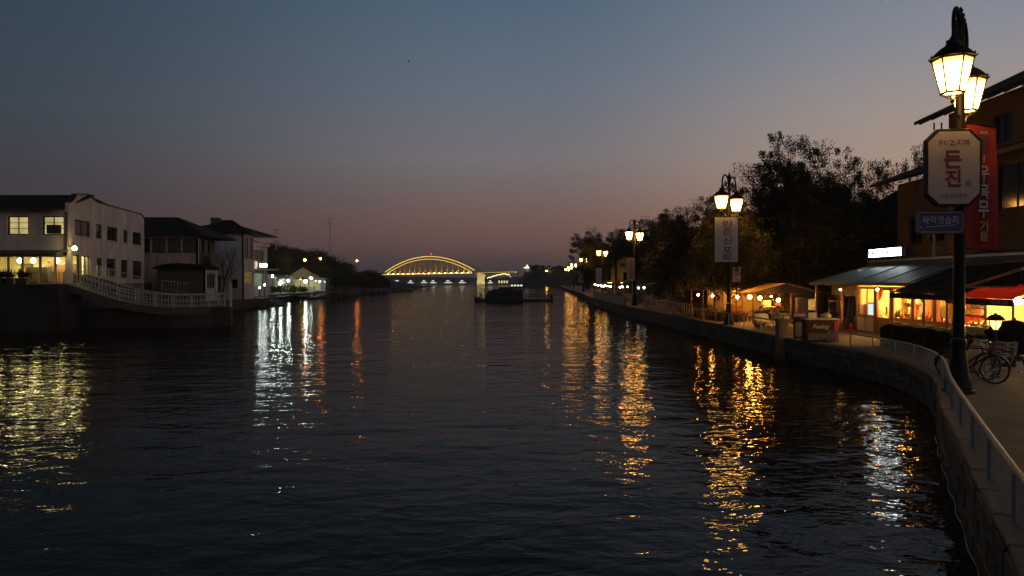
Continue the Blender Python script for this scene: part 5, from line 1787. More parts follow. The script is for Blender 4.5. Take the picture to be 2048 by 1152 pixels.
# grass painted in lamplit orange, and shrubs, beside the second lamp post
for k, (x, y, s_, lb) in enumerate([(12.5, 46.0, .9, 'clump of grass in painted lamplight orange left of the second lamp post'), (12.9, 44.2, .75, 'low green brown shrub right behind the second lamp post'), (12.4, 50.0, 1.0, 'dim shrub farther along the picket fence')]):
    m = MB()
    rg = random.Random(40 + k)
    for q in range(420):
        a, l = rg.uniform(0, 2 * PI), rg.uniform(.4, 1.0) * s_
        b = Vector((rg.gauss(0, .4), rg.gauss(0, .9), 0))
        tl = rg.uniform(.05, .6)
        d = Vector((math.cos(a) * tl, math.sin(a) * tl, 1)).normalized()
        w2 = Vector((-math.sin(a), math.cos(a), 0)) * .02
        m.add([b - w2, b + w2, b + d * l * .6 + w2 * .8, b + d * l + Vector((math.cos(a), math.sin(a), -.2)) * .12], [(0, 1, 2, 3)])
    o = m.build('grass_clump' if k == 0 else 'shrub', M_GRASS if k == 0 else M_FOLI2, fixn=False)
    o.location = (x, y, GZ)
    tag(o, lb, 'grass' if k == 0 else 'shrub')

# ------------------------------------------------------------------ left bank: pier, ramp, white restaurant
TZ = 3.05
M_DARKQUAY = pm('dark_quay', (.045, .038, .032), .95, 0, .45, .6, .02, 8)  # very dark base colour with random mottling
def ground_poly(name, pts, z, z0=-1.5, mat=M_EARTH):
    return struct(MB().prism(pts, z0, z).build(name, mat))
ground_poly('restaurant_terrace', [(-60, 47.8), (-29.3, 48.2), (-29.4, 50.2), (-33.4, 69), (-60, 69)], TZ, mat=M_DARKQUAY)
ground_poly('left_quay', [(-27.2, 51.4), (-23.6, 51.3), (-20.1, 53.2), (-20.7, 55.2), (-23.7, 63), (-29.4, 76), (-60, 76), (-60, 66), (-33.2, 66), (-29.6, 51.5)], 1.36, mat=M_DARKQUAY)
ground_poly('left_shore', [(-60, 75), (-29.8, 75), (-31, 88), (-30.8, 92), (-31.4, 97), (-35.0, 106), (-36.8, 118), (-36.2, 136), (-35.8, 166), (-32.6, 217), (-31.6, 232), (-34, 250), (-60, 300), (-400, 420), (-400, 75)], 1.1, mat=M_EARTH)
# ramp slab curving down from the terrace to the pier
F = [(-29.45, 49.0, 3.09), (-28.2, 49.45, 2.62), (-26.7, 50.0, 1.98), (-25.2, 50.5, 1.6), (-23.6, 51.0, 1.4), (-21.8, 52.1, 1.40), (-20.5, 53.3, 1.45)]
Bk = [(-29.85, 51.4, 3.09), (-28.6, 52.0, 2.62), (-27.2, 52.6, 1.98), (-25.9, 53.2, 1.6), (-24.4, 53.8, 1.42), (-22.8, 54.6, 1.41), (-21.5, 55.8, 1.45)]
F, Bk = smooth_line(F), smooth_line(Bk)
m = MB()
n = len(F)
vs = []
for a, b in zip(F, Bk):
    vs += [a, b, (b[0], b[1], b[2] - .5), (a[0], a[1], a[2] - .5)]
fs = []
for i in range(n - 1):
    for k in range(4):
        fs.append((4 * i + k, 4 * i + (k + 1) % 4, 4 * i + 4 + (k + 1) % 4, 4 * i + 4 + k))
fs += [(0, 1, 2, 3), (4 * n - 4, 4 * n - 3, 4 * n - 2, 4 * n - 1)]
ramp_o = m.add(vs, fs).build('access_ramp', M_CONC)
struct(ramp_o)
def lerp_line(L, a, b, n=14):
    L = [Vector(p) for p in L]
    out = []
    for k in range(n + 1):
        t = (a + (b - a) * k / n) * (len(L) - 1)
        i = min(int(t), len(L) - 2)
        out.append(L[i].lerp(L[i + 1], t - i))
    return out
f1 = thing('fence', 'white metal fence along the front edge of the curved ramp and pier', 'fence', (0, 0, 0))
fence(f1, lerp_line(F, .02, .99, 20), .88, 1.15, .2, M_WHITEPAINT, .035, .06, (1.0, .08, .5), bal_w=.022)
f2 = thing('fence', 'white metal fence on the back edge of the ramp descending to the pier', 'fence', (0, 0, 0))
fence(f2, lerp_line(Bk, .02, .99, 20), .88, 1.15, .24, M_WHITEPAINT, .035, .06, (1.0, .08, .5), bal_w=.022)
f3 = thing('fence', 'upper white fence stepping down beside the restaurant side wall', 'fence', (0, 0, 0))
fence(f3, [(-29.9, 52.2, 3.7), (-29.6, 55, 3.2), (-29.0, 58.5, 2.6)], .9, 1.4, .3, M_WHITEPAINT, .03, .06, (1.0, .1, .5), bal_w=.02)
m = MB(); m.prism([(-31.0, 52.2), (-29.8, 52.2), (-28.9, 58.6), (-32.0, 58.6)], 1.3, [3.68, 3.68, 2.58, 2.58]); struct(m.build('side_path', M_CONC))
f4 = thing('fence', 'low white fence in front of the dark house beyond the restaurant', 'fence', (0, 0, 0))
fence(f4, [(-31.0, 66, 2.4), (-28.6, 69, 1.9), (-26.0, 66, 1.4), (-23.6, 60, 1.37)], .9, 1.5, .3, M_WHITEPAINT, .03, .06, (1.0, .1), bal_w=.022)
g = thing('mooring_post', 'pale square post at the outer corner of the pier', 'post', (-20.55, 54.4, 1.3))
MB().box((0, 0, .9), (.16, .16, 1.9)).build('shaft', M_PANELW, g)

# white restaurant building
rb_ = thing('restaurant_building', 'white two storey waterside restaurant with lit ground floor windows on the left', 'building', (0, 0, 0))
wS = Wall((-29.7, 50), (-33.4, 67.7), TZ - .6, 8.05, .25)   # side wall, outward must face +x
if wS.n.x < 0:
    pass
LS = wS.L
def sy(y):
    return (y - 50) / 17.7 * LS
for (a, b) in ((51.0, 54.0), (55.2, 56.5), (57.6, 60.2), (61.7, 62.8), (64.2, 66.8)):
    wS.window(rb_, sy(a), sy(b), 6.4, 7.5, 2 if b - a > 2 else 1, 0, M_TRIM, M_DARKGLASS, .09, sill=M_PLASTER)
for (a, b) in ((55.3, 56.5), (57.5, 59.6), (61.0, 62.8), (64.2, 66.9)):
    wS.window(rb_, sy(a), sy(b), 3.75 - .02 * (b - 50), 5.0, 2, 1, M_TRIM, M_DARKGLASS, .09, sill=M_PLASTER)
wS.window(rb_, sy(50.6), sy(52.0), TZ + .05, 5.05, 1, 0, M_TRIM, M_GLASS, .08, name='door')
wS.window(rb_, sy(52.3), sy(53.9), TZ + .5, 5.05, 2, 1, M_TRIM, M_GLASS, .08)
wS.mesh(MB()).build('wall', M_PLASTER, rb_)
# parapet with its curved step
outl = [(50.02, 8.05), (50.05, 8.5), (50.5, 8.62), (51.0, 8.95), (51.3, 9.2), (53.4, 9.45), (54.2, 9.4), (54.7, 9.2), (55.4, 9.08), (66.6, 9.2), (67.3, 9.0), (67.7, 8.85), (67.7, 8.05)]
m = MB()
q0 = [wS.pt(sy(y), z, 0) for y, z in outl]
q1 = [wS.pt(sy(y), z, -.25) for y, z in outl]
N = len(outl)
m.add(q0 + q1, [tuple(range(N)), tuple(range(2 * N - 1, N - 1, -1))] + [(i, (i + 1) % N, N + (i + 1) % N, N + i) for i in range(N - 1)])
m.build('parapet', M_PLASTER, rb_)
m = MB()
for a, b in zip(outl[1:-2], outl[2:-1]):
    m.beam(wS.pt(sy(a[0]), a[1] + .03, -.1), wS.pt(sy(b[0]), b[1] + .03, -.1), .36, .06)
m.build('coping', M_TRIM, rb_)
# front wall: normal -y means direction +x
wFr = Wall((-46, 50.0), (-29.7, 50.0), TZ, 8.05, .25)
def fx(x):
    return x + 46
for (x0, x1) in ((-33.85, -32.45), (-31.5, -30.05)):
    wFr.window(rb_, fx(x0), fx(x1), 6.35, 7.6, 2, 2, M_TRIM, M_GLASS, .07, blind=E_BLIND)
for (x0, x1) in ((-38.6, -37.0), (-36.4, -35.0)):
    wFr.window(rb_, fx(x0), fx(x1), 6.35, 7.6, 2, 2, M_TRIM, M_GLASS, .07, blind=E_BLIND)
glx = [(-37.0, -35.4), (-35.3, -33.9), (-33.85, -32.95), (-32.9, -31.75), (-31.7, -30.75), (-30.7, -29.85)]
for (x0, x1) in glx:
    wFr.window(rb_, fx(x0), fx(x1), TZ + .06, 4.92, 1, 0, M_TRIM, M_GLASS, .05)
wFr.mesh(MB()).build('wall', M_PLASTER, rb_)
m = MB(); m.bx(-31.05, -30.2, 49.72, 49.98, 6.42, 7.0); m.build('air_conditioner', M_TRIM, rb_)
MB().slab([(-46, 49.3, 8.08), (-29.95, 49.3, 8.08), (-29.95, 53.5, 9.42), (-46, 53.5, 9.42)], .12).build('roof', M_TILE, rb_)
MB().slab([(-46, 53.503, 9.42), (-30.4, 53.503, 9.42), (-33.4, 67.4, 8.7), (-46, 67.4, 8.7)], .12).build('roof', M_TILE, rb_)
MB().bx(-46, -29.9, 49.24, 49.3, 7.93, 8.08).build('gutter', M_TRIM, rb_)
MB().tube([(-29.82, 49.9, 7.9), (-29.82, 49.9, 5.0)], .05, 8).build('downpipe', M_TRIM, rb_)
MB().slab([(-46, 48.6, 5.05), (-29.75, 48.6, 5.05), (-29.75, 49.95, 5.32), (-46, 49.95, 5.32)], .06).build('awning', M_TRIM, rb_)
m = MB(); m.bx(-46, -31.25, 56.0, 56.15, TZ, 5.2); m.bx(-38.4, -38.25, 50.3, 56, TZ, 5.2); m.bx(-31.35, -31.25, 54.3, 56, TZ, 5.2); m.build('room_wall', M_CREAMWALL, rb_)
MB().bx(-46, -31.2, 50.3, 56, 5.22, 5.3).build('ceiling', M_CREAMWALL, rb_)
MB().bx(-46, -30.2, 50.26, 56, TZ + .005, TZ + .03).build('floor', M_FLOORIN, rb_)
MB().bx(-46, -33.6, 67.5, 67.7, TZ - .6, 8.7).build('wall', M_PLASTER, rb_)
for k, x in enumerate((-35.6, -34.0, -32.6, -31.6)):  # glowing panels added only to brighten the room
    g = thing('added_ceiling_light', ['added flat fill light at the left inside the restaurant', 'added flat fill light behind the second restaurant window', 'added flat fill light behind the middle restaurant window', 'added flat fill light near the corner of the restaurant'][k], 'lamp', (x, 53.6, 5.2))
    MB().bx(-.5, .5, -.9, .9, -.03, .015).build('frame', M_TRIM, g)
    MB().bx(-.46, .46, -.86, .86, -.04, -.031).build('diffuser', em('room_fill_light', (1, .84, .36), 19), g)
gl = ['globe lamp nearest the left edge inside the restaurant', 'second globe lamp inside the restaurant windows', 'middle globe lamp inside the restaurant windows', 'globe lamp behind the fourth restaurant window', 'rightmost globe lamp inside the restaurant']
for k, x in enumerate((-36.0, -34.6, -33.4, -32.0, -30.9)):
    bulb((x, 52.0 + .4 * (k % 2), 4.68), .17, E_GLOBE, gl[k], 'lamp', 'globe_lamp', .3)
# outside globe on the corner
g = thing('wall_lamp', 'glowing round lamp on the corner of the white restaurant', 'lamp', (-29.05, 49.5, 5.42))
MB().ball((0, 0, 0), .15, 12, 8).build('globe', E_GLOBE, g, smooth=True)
MB().tube([(-.6, .45, .1), (-.3, .2, .42), (0, 0, .22)], .03, 6).build('bracket', M_IRON, g)
# restaurant interior
for k, (x, y) in enumerate(((-35.9, 51.6), (-34.5, 51.2), (-32.6, 51.4), (-31.4, 51.9))):
    table(['dark table at the left restaurant window', 'dark table behind the second restaurant window', 'dark table behind the middle restaurant window', 'dark table near the right restaurant window'][k], (x, y, TZ + .03), (.8, .8, .76), M_TRIM)
    make_chair(['dark chair at the left restaurant window', 'dark chair behind the second restaurant window', 'dark chair behind the middle restaurant window', 'dark chair near the right restaurant window'][k], (x + .6, y, TZ + .03), 0, M_TRIM, None)
for k, (x, h) in enumerate(((-34.2, 1.0), (-33.2, .9), (-32.3, .95), (-33.7, .8))):
    g = thing('potted_plant', ['tall dark plant standing before the second restaurant window', 'bushy plant before the third restaurant window', 'dark plant before the fourth restaurant window', 'small plant between the taller ones before the restaurant windows'][k], 'plant', (x, 49.2, TZ))
    MB().box((0, 0, .2), (.7, .35, .4)).build('planter', M_TRIM, g)
    rg = random.Random(70 + k)
    m = MB()
    for q in range(90):
        a, e, l = rg.uniform(0, 2 * PI), rg.uniform(.2, 1.5), rg.uniform(.3, .8) * h
        b = Vector((rg.uniform(-.3, .3), 0, .4)); d = Vector((math.cos(a) * math.cos(e), math.sin(a) * math.cos(e), math.sin(e))); s_ = d.cross(Vector((0, 0, 1))).normalized() * .06
        m.add([b, b + d * l * .6 + s_, b + d * l, b + d * l * .6 - s_], [(0, 1, 2, 3)])
    m.build('leaves', M_FOLI, g, fixn=False)
crate_like('cabinet', 'dark cabinet standing behind the right restaurant windows', 'cabinet', (-31.3, 53.2, TZ + .03), (.9, .5, 1.25), M_WOOD)
crate_like('partition', 'olive half height partition inside the restaurant', 'partition', (-31.9, 54.6, TZ + .03), (1.8, .1, 1.35), M_GREENTARP)

crate_like('sofa_back', 'dark high backed sofa behind the middle restaurant windows', 'sofa', (-33.5, 52.8, TZ + .03), (1.5, .6, 1.15), M_TRIM)
crate_like('serving_counter', 'brown serving counter at the left inside the restaurant', 'counter', (-35.2, 54.6, TZ + .03), (1.6, .6, 1.1), M_WOOD)
crate_like('high_cabinet', 'olive tall cabinet behind the fourth restaurant window', 'cabinet', (-32.4, 53.6, TZ + .03), (1.0, .5, 1.35), M_WOOD)
for k, (x, z, w, h) in enumerate(((-36.4, 4.3, .8, .5), (-34.6, 4.4, .5, .6), (-33.1, 4.3, 1.0, .45))):
    g = thing('wall_picture', ['framed picture on the left of the restaurant back wall', 'small framed picture in the middle of the restaurant back wall', 'wide framed picture on the right of the restaurant back wall'][k], 'picture', (x, 55.95, z))
    MB().bx(-w / 2, w / 2, -.02, .04, -h / 2, h / 2).build('frame', M_TRIM, g)
    MB().bx(-w / 2 + .06, w / 2 - .06, -.03, -.021, -h / 2 + .06, h / 2 - .06).build('canvas', M_WOOD, g)
m = MB(); m.add([(-34.4, 53.9, TZ + .9), (-32.9, 53.9, TZ + 1.9), (-32.9, 54.0, TZ + 1.9), (-34.4, 54.0, TZ + .9), (-34.4, 53.9, TZ + .6), (-32.9, 53.9, TZ + 1.6), (-32.9, 54.0, TZ + 1.6), (-34.4, 54.0, TZ + .6)], [(0, 1, 2, 3), (7, 6, 5, 4), (0, 4, 5, 1), (1, 5, 6, 2), (2, 6, 7, 3), (3, 7, 4, 0)])
m.build('stair_rail', M_WOOD, rb_)
# second house (dark, glazed veranda)
hB = thing('house', 'dark house with hipped roof and glazed upper veranda next to the white restaurant', 'house', (0, 0, 0))
bx0, bx1, by0, by1 = -35.6, -29.9, 71.0, 74.0
wa = Wall((bx0 - 5, by0), (bx1, by0), 1.3, 7.55, .2)
L_ = wa.L
wa.window(hB, L_ - 5.9, L_ - 4.6, 5.9, 7.3, 2, 0, M_TRIM, M_DARKGLASS, .08)
for k in range(3):
    wa.window(hB, L_ - 4.4 + k * 1.45, L_ - 3.1 + k * 1.45, 5.9, 7.3, 2, 0, M_TRIM, pm('greenish_glass', (.09, .12, .11), .08, 0, .2, 1), .07)
wa.mesh(MB()).build('wall', M_PINK, hB)
wb_ = Wall((bx1, by0), (bx1, by1), 1.3, 7.55, .2)
for k in range(2):
    wb_.window(hB, .2 + k * 1.4, 1.45 + k * 1.4, 5.9, 7.3, 3, 0, M_TRIM, M_DARKGLASS, .07)
wb_.mesh(MB()).build('wall', M_DULLWALL, hB)
MB().bx(-33.9, -33.86, by0 - .02, by0 - .004, 1.3, 5.8).build('seam', M_TRIM, hB)
hip_roof(hB, bx0 - 5, bx1, by0, by1 + 4, 7.6, 2.0, .8, M_TILE)
MB().bx(bx0 - 5, bx1 - 1.2, by1 + .003, by1 + 4, 1.3, 7.55).build('rear_wing', M_DULLWALL, hB)
MB().bx(bx1 + .003, bx1 + .9, by0 + .8, by1, 4.9, 5.0).build('balcony', M_TRIM, hB)
MB().bx(bx1 + .85, bx1 + .9, by0 + .8, by1, 5.0, 5.85).build('balcony_rail', M_TRIM, hB)
hC = thing('shed', 'dark low extension with rounded canvas roof before the dark house', 'shed', (0, 0, 0))
wc = Wall((-32.3, 67.9), (-28.0, 67.9), 1.3, 4.3, .15)
wc.mesh(MB()).build('wall', M_DULLWALL, hC)
wc2 = Wall((-28.0, 67.9), (-28.0, 70.9), 1.3, 4.3, .15)
wc2.window(hC, .5, 2.5, 2.5, 4.0, 3, 0, M_WHITEPAINT, M_DARKGLASS, .08)
wc2.mesh(MB()).build('wall', M_PLASTER2, hC)
m = MB()
pr = []
for k in range(9):
    a = PI * k / 8
    pr.append((-30.15 + 2.45 * math.cos(a), 4.3 + .55 * math.sin(a)))
vs = [(x, 67.4, z) for x, z in pr] + [(x, 70.9, z) for x, z in pr]
m.add(vs, [tuple(range(9)), tuple(range(17, 8, -1))] + [(i, i + 1, 10 + i, 9 + i) for i in range(8)] + [(8, 0, 9, 17)])
m.build('canvas_roof', M_BLACKCLOTH, hC)
MB().tube([(bx1 + .06, by0 - .05, 7.4), (bx1 + .06, by0 - .05, 1.4)], .05, 7).build('downpipe', M_STEEL, hB)
# third house (grey white)
hD = thing('house', 'grey white three storey house with dark hipped roof behind a bare tree', 'house', (0, 0, 0))
dx0, dx1, dy0, dy1 = -37.6, -30.6, 85.0, 88.4
wd = Wall((dx0, dy0), (dx1, dy0), 1.1, 8.75, .2)
wd.window(hD, 1.0, 2.2, 7.3, 8.1, 2, 0, M_TRIM, M_DARKGLASS, .08)
wd.window(hD, 5.6, 6.3, 2.4, 3.4, 1, 0, M_TRIM, M_DARKGLASS, .08)
wd.mesh(MB()).build('wall', M_PLASTER2, hD)
MB().bx(dx0 + .6, dx1 - 2.6, dy0 - .14, dy0 - .003, 1.4, 3.9).build('tile_panel', M_DULLWALL, hD)
we = Wall((dx1, dy0), (dx1, dy1), 1.1, 8.75, .2)
for k in range(2):
    we.window(hD, .2 + k * 1.6, 1.65 + k * 1.6, 5.7, 8.3, 2, 0, M_WHITEPAINT, M_DARKGLASS, .1)
we.window(hD, .25, 3.15, 2.9, 4.4, 4, 1, M_WHITEPAINT, M_GLASS, .1, blind=em_cloth('amber_blind', (1.0, .6, .12), .22, 3))
we.mesh(MB()).build('wall', M_PLASTER, hD)
hip_roof(hD, dx0, dx1, dy0, dy1 + 5, 8.8, 1.7, .9, M_TILE)
MB().bx(dx0, dx1 - 2.2, dy1 + .003, dy1 + 5, 1.1, 8.75).build('rear_wing', M_PLASTER2, hD)
MB().bx(-35.6, -34.7, 88, 89, 9.4, 10.7).build('chimney', M_DULLWALL, hD)
MB().tube([(dx1 + .05, dy0 - .06, 8.6), (dx1 + .05, dy0 - .06, 1.2)], .06, 7).build('downpipe', M_PANELW, hD)
MB().bx(dx0 + 4.2, dx0 + 5.0, dy0 - .35, dy0 - .003, 5.4, 6.0).build('air_conditioner', M_PANELW, hD)
# fourth house with flat roof and bright lamp
hE = thing('house', 'pale flat roofed house with ribbed windows and a bright white lamp beside the dark wood', 'house', (0, 0, 0))
ex0, ex1, ey0, ey1 = -39.5, -34.8, 99.0, 106.0
wg = Wall((ex0, ey0), (ex1, ey0), 1.1, 8.0, .2)
wg.window(hE, 1.6, 4.6, 5.9, 7.5, 6, 0, M_WHITEPAINT, M_DARKGLASS, .07)
wg.window(hE, 1.6, 4.6, 2.4, 4.3, 5, 0, M_WHITEPAINT, M_DARKGLASS, .07)
wg.mesh(MB()).build('wall', M_PLASTER2, hE)
wh = Wall((ex1, ey0), (ex1, ey1), 1.1, 8.0, .2)
wh.window(hE, .5, 5.5, 5.9, 7.5, 8, 0, M_WHITEPAINT, M_DARKGLASS, .07)
wh.window(hE, .5, 5.5, 2.4, 4.3, 6, 0, M_WHITEPAINT, M_GLASS, .07, blind=em_cloth('greenish_blind', (.8, .95, .6), .3, 2))
wh.mesh(MB()).build('wall', M_PLASTER, hE)
MB().bx(ex0 - .3, ex1 + .4, ey0 - .8, ey1, 8.003, 8.4).build('flat_roof', M_PLASTER, hE)
MB().bx(ex1 + .003, ex1 + 1.6, ey0 + 1, ey1, 4.7, 4.85).build('balcony', M_PLASTER, hE)
MB().bx(ex1 + 1.45, ex1 + 1.55, ey0 + 1.1, ey0 + 1.2, 1.1, 4.7).build('column', M_WHITEPAINT, hE)
g = thing('projecting_lamp', 'bright white lamp board on the corner of the flat roofed house', 'lamp', (ex1 + .7, ey0 + 3.2, 5.35), R(25))
MB().box((0, 0, 0), (1.0, .12, .5)).build('housing', M_STEEL, g)
MB().box((0, -.07, 0), (.9, .02, .4)).build('lens', em('board_light', (.9, 1.0, .95), 30), g)
# waterside restaurant pavilion with lights
g = thing('pavilion', 'waterside pavilion with pale pyramid tent roof among white lights', 'pavilion', (-39.0, 139, 1.1))
m = MB()
pr = [(-2.7, -2.7), (2.7, -2.7), (2.7, 2.7), (-2.7, 2.7)]
for i in range(4):
    a, b = pr[i], pr[(i + 1) % 4]
    mid = [(p[0] * .5, p[1] * .5, 3.4) for p in (a, b)]
    m.poly([(a[0], a[1], 2.7), (b[0], b[1], 2.7), (mid[1][0], mid[1][1], 3.55), (mid[0][0], mid[0][1], 3.55)])
    m.poly([(mid[0][0], mid[0][1], 3.55), (mid[1][0], mid[1][1], 3.55), (0, 0, 4.6)])
m.build('tent_roof', pm('cream_tent', (.5, .4, .2), .8, 0, .12, .8), g)
for (x, y) in pr:
    MB().beam((x * .92, y * .92, 0), (x * .92, y * .92, 2.75), .12).build('pole', M_WOOD, g)
MB().bx(-2.6, 2.6, 2.3, 2.4, 0, 2.4).build('back_wall', M_WARMWALL, g)
MB().bx(-2.5, 2.5, -1.2, -.9, 0, 1.0).build('counter', M_DULLWALL, g)
g = thing('waterside_hall', 'long low white hall with curved roof beside the pavilion', 'building', (0, 0, 0))
MB().bx(-46, -40.6, 128, 138, 1.1, 3.6).build('wall', M_DULLWALL, g)
m = MB()
pr = []
for k in range(7):
    a = PI * k / 6
    pr.append((-43.2 + 3.4 * math.cos(a), 3.6 + .8 * math.sin(a)))
m.add([(x, 126.5, z) for x, z in pr] + [(x, 138.5, z) for x, z in pr], [tuple(range(7)), tuple(range(13, 6, -1))] + [(i, i + 1, 8 + i, 7 + i) for i in range(6)] + [(6, 0, 7, 13)])
m.build('roof', M_BLUETARP, g)
g = thing('glazed_kiosk', 'white glazed kiosk right of the pavilion at the waterside', 'kiosk', (0, 0, 0))
wk = Wall((-38.6, 141), (-35.2, 141), 1.1, 3.5, .12)
wk.window(g, .15, 3.25, 1.4, 3.3, 4, 0, M_WHITEPAINT, M_GLASS, .08, blind=em_cloth('kiosk_light', (.85, .95, .8), .14, 2))
wk.mesh(MB()).build('wall', M_DULLWALL, g)
wk = Wall((-35.2, 141), (-35.2, 144), 1.1, 3.5, .12)
wk.mesh(MB()).build('wall', M_DULLWALL, g)
MB().bx(-38.8, -35.0, 140.7, 144.2, 3.503, 3.65).build('roof', M_BLUETARP, g)
def lamppost(label, x, y, z0, z, r, mat, name='lamp_post', grp=None):
    g = thing(name, label, 'lamp', (x, y, z0), 0, grp)
    MB().tube([(0, 0, 0), (0, 0, z - z0)], .05, 6).build('pole', M_IRON, g)
    MB().ball((0, 0, z - z0 + r * .8), r, 8, 6).build('globe', mat, g, smooth=True)
    return g
LL = [(545, 554, 118, .16, E_WHITE, 'white lamp at the left end of the waterside restaurant lights'),
      (560, 569, 124, .14, E_WHITE, 'small white lamp low beside the shore, left of the pavilion'),
      (519, 577, 94, .09, E_WHITE, 'low white lamp near the rocks before the flat roofed house'),
      (529, 571, 96, .09, E_WHITE, 'low white lamp on the shore left of the hall'),
      (561, 567, 126, .2, E_WHITE, 'bright white lamp standing in front of the curved roof hall'),
      (577, 563, 132, .2, E_WHITE, 'white lamp just left of the pavilion'),
      (611, 565, 136, .24, E_WHITE, 'bright white lamp at the glazed kiosk'),
      (622, 559, 142, .24, E_WHITE, 'tallest white lamp at the right end of the waterside restaurant'),
      (601, 559, 138, .04, E_BULB, 'small warm lamp under the pavilion roof')]
for (px, py, d, r_, mt, lb) in LL:
    q = P(px, py, d)
    lamppost(lb, q.x, q.y, 1.05, q.z, r_, mt)
for (px, py, d, lb) in [(610, 522, 144, 'leftmost orange street light on the dark hillside across the water'), (641, 519, 145, 'middle orange street light on the hillside beside the tall mast'), (714, 523, 178, 'rightmost orange street light on the hillside across the water')]:
    q = P(px, py, d)
    lamppost(lb, q.x, q.y, 3.0, q.z, .2, E_ORANGE, 'street_light')
q = P(500, 590, 108)
g = thing('neon_tube', 'small blue neon strip at the water edge before the flat roofed house', 'neon light', (q.x, q.y - 1.5, 1.3))
MB().box((0, 0, .45), (.5, .1, .9)).build('tube', E_BLUE, g)
MB().box((0, .08, .4), (.56, .06, 1.0)).build('housing', M_IRON, g)
for k, (x, y, s_) in enumerate(((-39.2, 124, 1.3), (-37.6, 127.5, 1.1), (-40.4, 133, 1.4), (-38.0, 135.2, 1.0))):
    m = MB()
    rg = random.Random(140 + k)
    for q in range(260):
        a, e, l = rg.uniform(0, 2 * PI), rg.uniform(.1, 1.5), rg.uniform(.5, 1.2) * s_
        b = Vector((rg.gauss(0, .4), rg.gauss(0, .4), 0)); d = Vector((math.cos(a) * math.cos(e), math.sin(a) * math.cos(e), math.sin(e))); w2 = d.cross(Vector((0, 0, 1))).normalized() * .09
        m.add([b + d * l * .4, b + d * l * .8 + w2, b + d * l * 1.2, b + d * l * .8 - w2], [(0, 1, 2, 3)])
    o = m.build('shrub', M_FOLI, fixn=False)
    o.location = (x, y, 1.1)
    tag(o, ['dark shrub at the left end of the lit waterside restaurant', 'dark shrub in front of the curved roof hall', 'dark shrub between the hall and the pavilion', 'dark shrub in front of the pavilion'][k], 'shrub')
# masts
def mast(label, px, d, py_top, z0, bars):
    q = P(px, py_top, d)
    g = thing('antenna_mast', label, 'mast', (q.x, q.y, z0))
    h = q.z - z0
    MB().tube([(0, 0, 0), (0, 0, h * .5), (0, 0, h)], [.12, .09, .06], 6).build('pole', M_STEEL, g)
    for k in range(bars):
        z = h - .15 - k * .75
        w2 = .9 - .12 * k
        MB().tube([(-w2, 0, z), (w2, 0, z)], .035, 5).build('crossbar', M_STEEL, g)
    return g
mast('tall thin antenna mast with crossbars rising above the hillside', 660, 170, 436, 2.0, 4)
mast('short antenna mast with crossbars above the dark wood', 552, 150, 458, 3.0, 4)
# rocks
m = MB()
rg = random.Random(91)
SH_ = [(-31, 88), (-30.8, 92), (-31.4, 97), (-35.0, 106), (-36.8, 118), (-36.2, 136), (-35.8, 166), (-32.6, 217), (-31.6, 232)]
for a, b in zip(SH_, SH_[1:]):
    n = int(math.dist(a, b) * 2.2)
    for k in range(n):
        t = rg.random()
        x, y = a[0] + (b[0] - a[0]) * t + rg.uniform(-1.2, 1.3), a[1] + (b[1] - a[1]) * t
        s_ = rg.uniform(.25, .75)
        i0 = len(m.v)
        m.ball((x, y, rg.uniform(-.1, .55)), s_, 6, 4, (rg.uniform(.8, 1.4), rg.uniform(.8, 1.3), rg.uniform(.6, .9)))
        m.v[i0:] = [(vx + rg.uniform(-.08, .08), vy + rg.uniform(-.08, .08), vz + rg.uniform(-.06, .06)) for vx, vy, vz in m.v[i0:]]
o = m.build('shore_rocks', M_STONE2)
stuff(o)
# hill with trees
def hill(name, x0, x1, y0, y1, f, mat, nx=40, ny=40):
    vs, fs = [], []
    for j in range(ny + 1):
        for i in range(nx + 1):
            x, y = x0 + (x1 - x0) * i / nx, y0 + (y1 - y0) * j / ny
            vs.append((x, y, f(x, y)))
    for j in range(ny):
        for i in range(nx):
            a = j * (nx + 1) + i
            fs.append((a, a + 1, a + nx + 2, a + nx + 1))
    o = MB().add(vs, fs).build(name, mat, smooth=True, fixn=False)
    return struct(o)
def sst(a, b, t):
    t = max(0, min(1, (t - a) / (b - a)))
    return t * t * (3 - 2 * t)
def hz(x, y):
    h = 7.0 * sst(-37, -58, x) * (1 - .55 * sst(170, 260, y)) * sst(96, 135, y)
    h += 5 * sst(-60, -110, x)
    return .6 + h + .35 * math.sin(x * .31) * math.sin(y * .23)
hill('hill', -220, -34.5, 112, 330, hz, M_EARTH)
rg = random.Random(5)
nt_ = 0
for k in range(400):
    if nt_ >= 62:
        break
    y = rg.uniform(146, 245)
    x = -38 - abs(rg.gauss(0, 1)) * 13
    if x < -75:
        continue
    if -46 < x and y < 146:
        continue
    # keep the silhouette falling towards the far end of the shore
    lim = {0: 1}
    H = rg.uniform(3.2, 6.2) * (1.05 - .45 * sst(180, 245, y))
    plant_tree('far' if rg.random() < .5 else 'far2', x, y, hz(x, y) - .1, H, rg.uniform(0, 6.28), 'dark round tree of the wood on the hillside across the water', 'trees of the hillside wood', 1.25)
    nt_ += 1
for (px, py, d) in ((519, 482, 158), (536, 488, 162), (555, 496, 156), (578, 502, 165), (604, 496, 160), (628, 503, 166), (650, 503, 170)):
    q = P(px, py, d)
    z0 = hz(q.x, q.y) - .2
    plant_tree('far', q.x, q.y, z0, max(3, q.z - z0), rg.uniform(0, 6), 'dark tree on the skyline of the wood behind the waterside restaurant', 'skyline trees behind the waterside restaurant', 1.2)
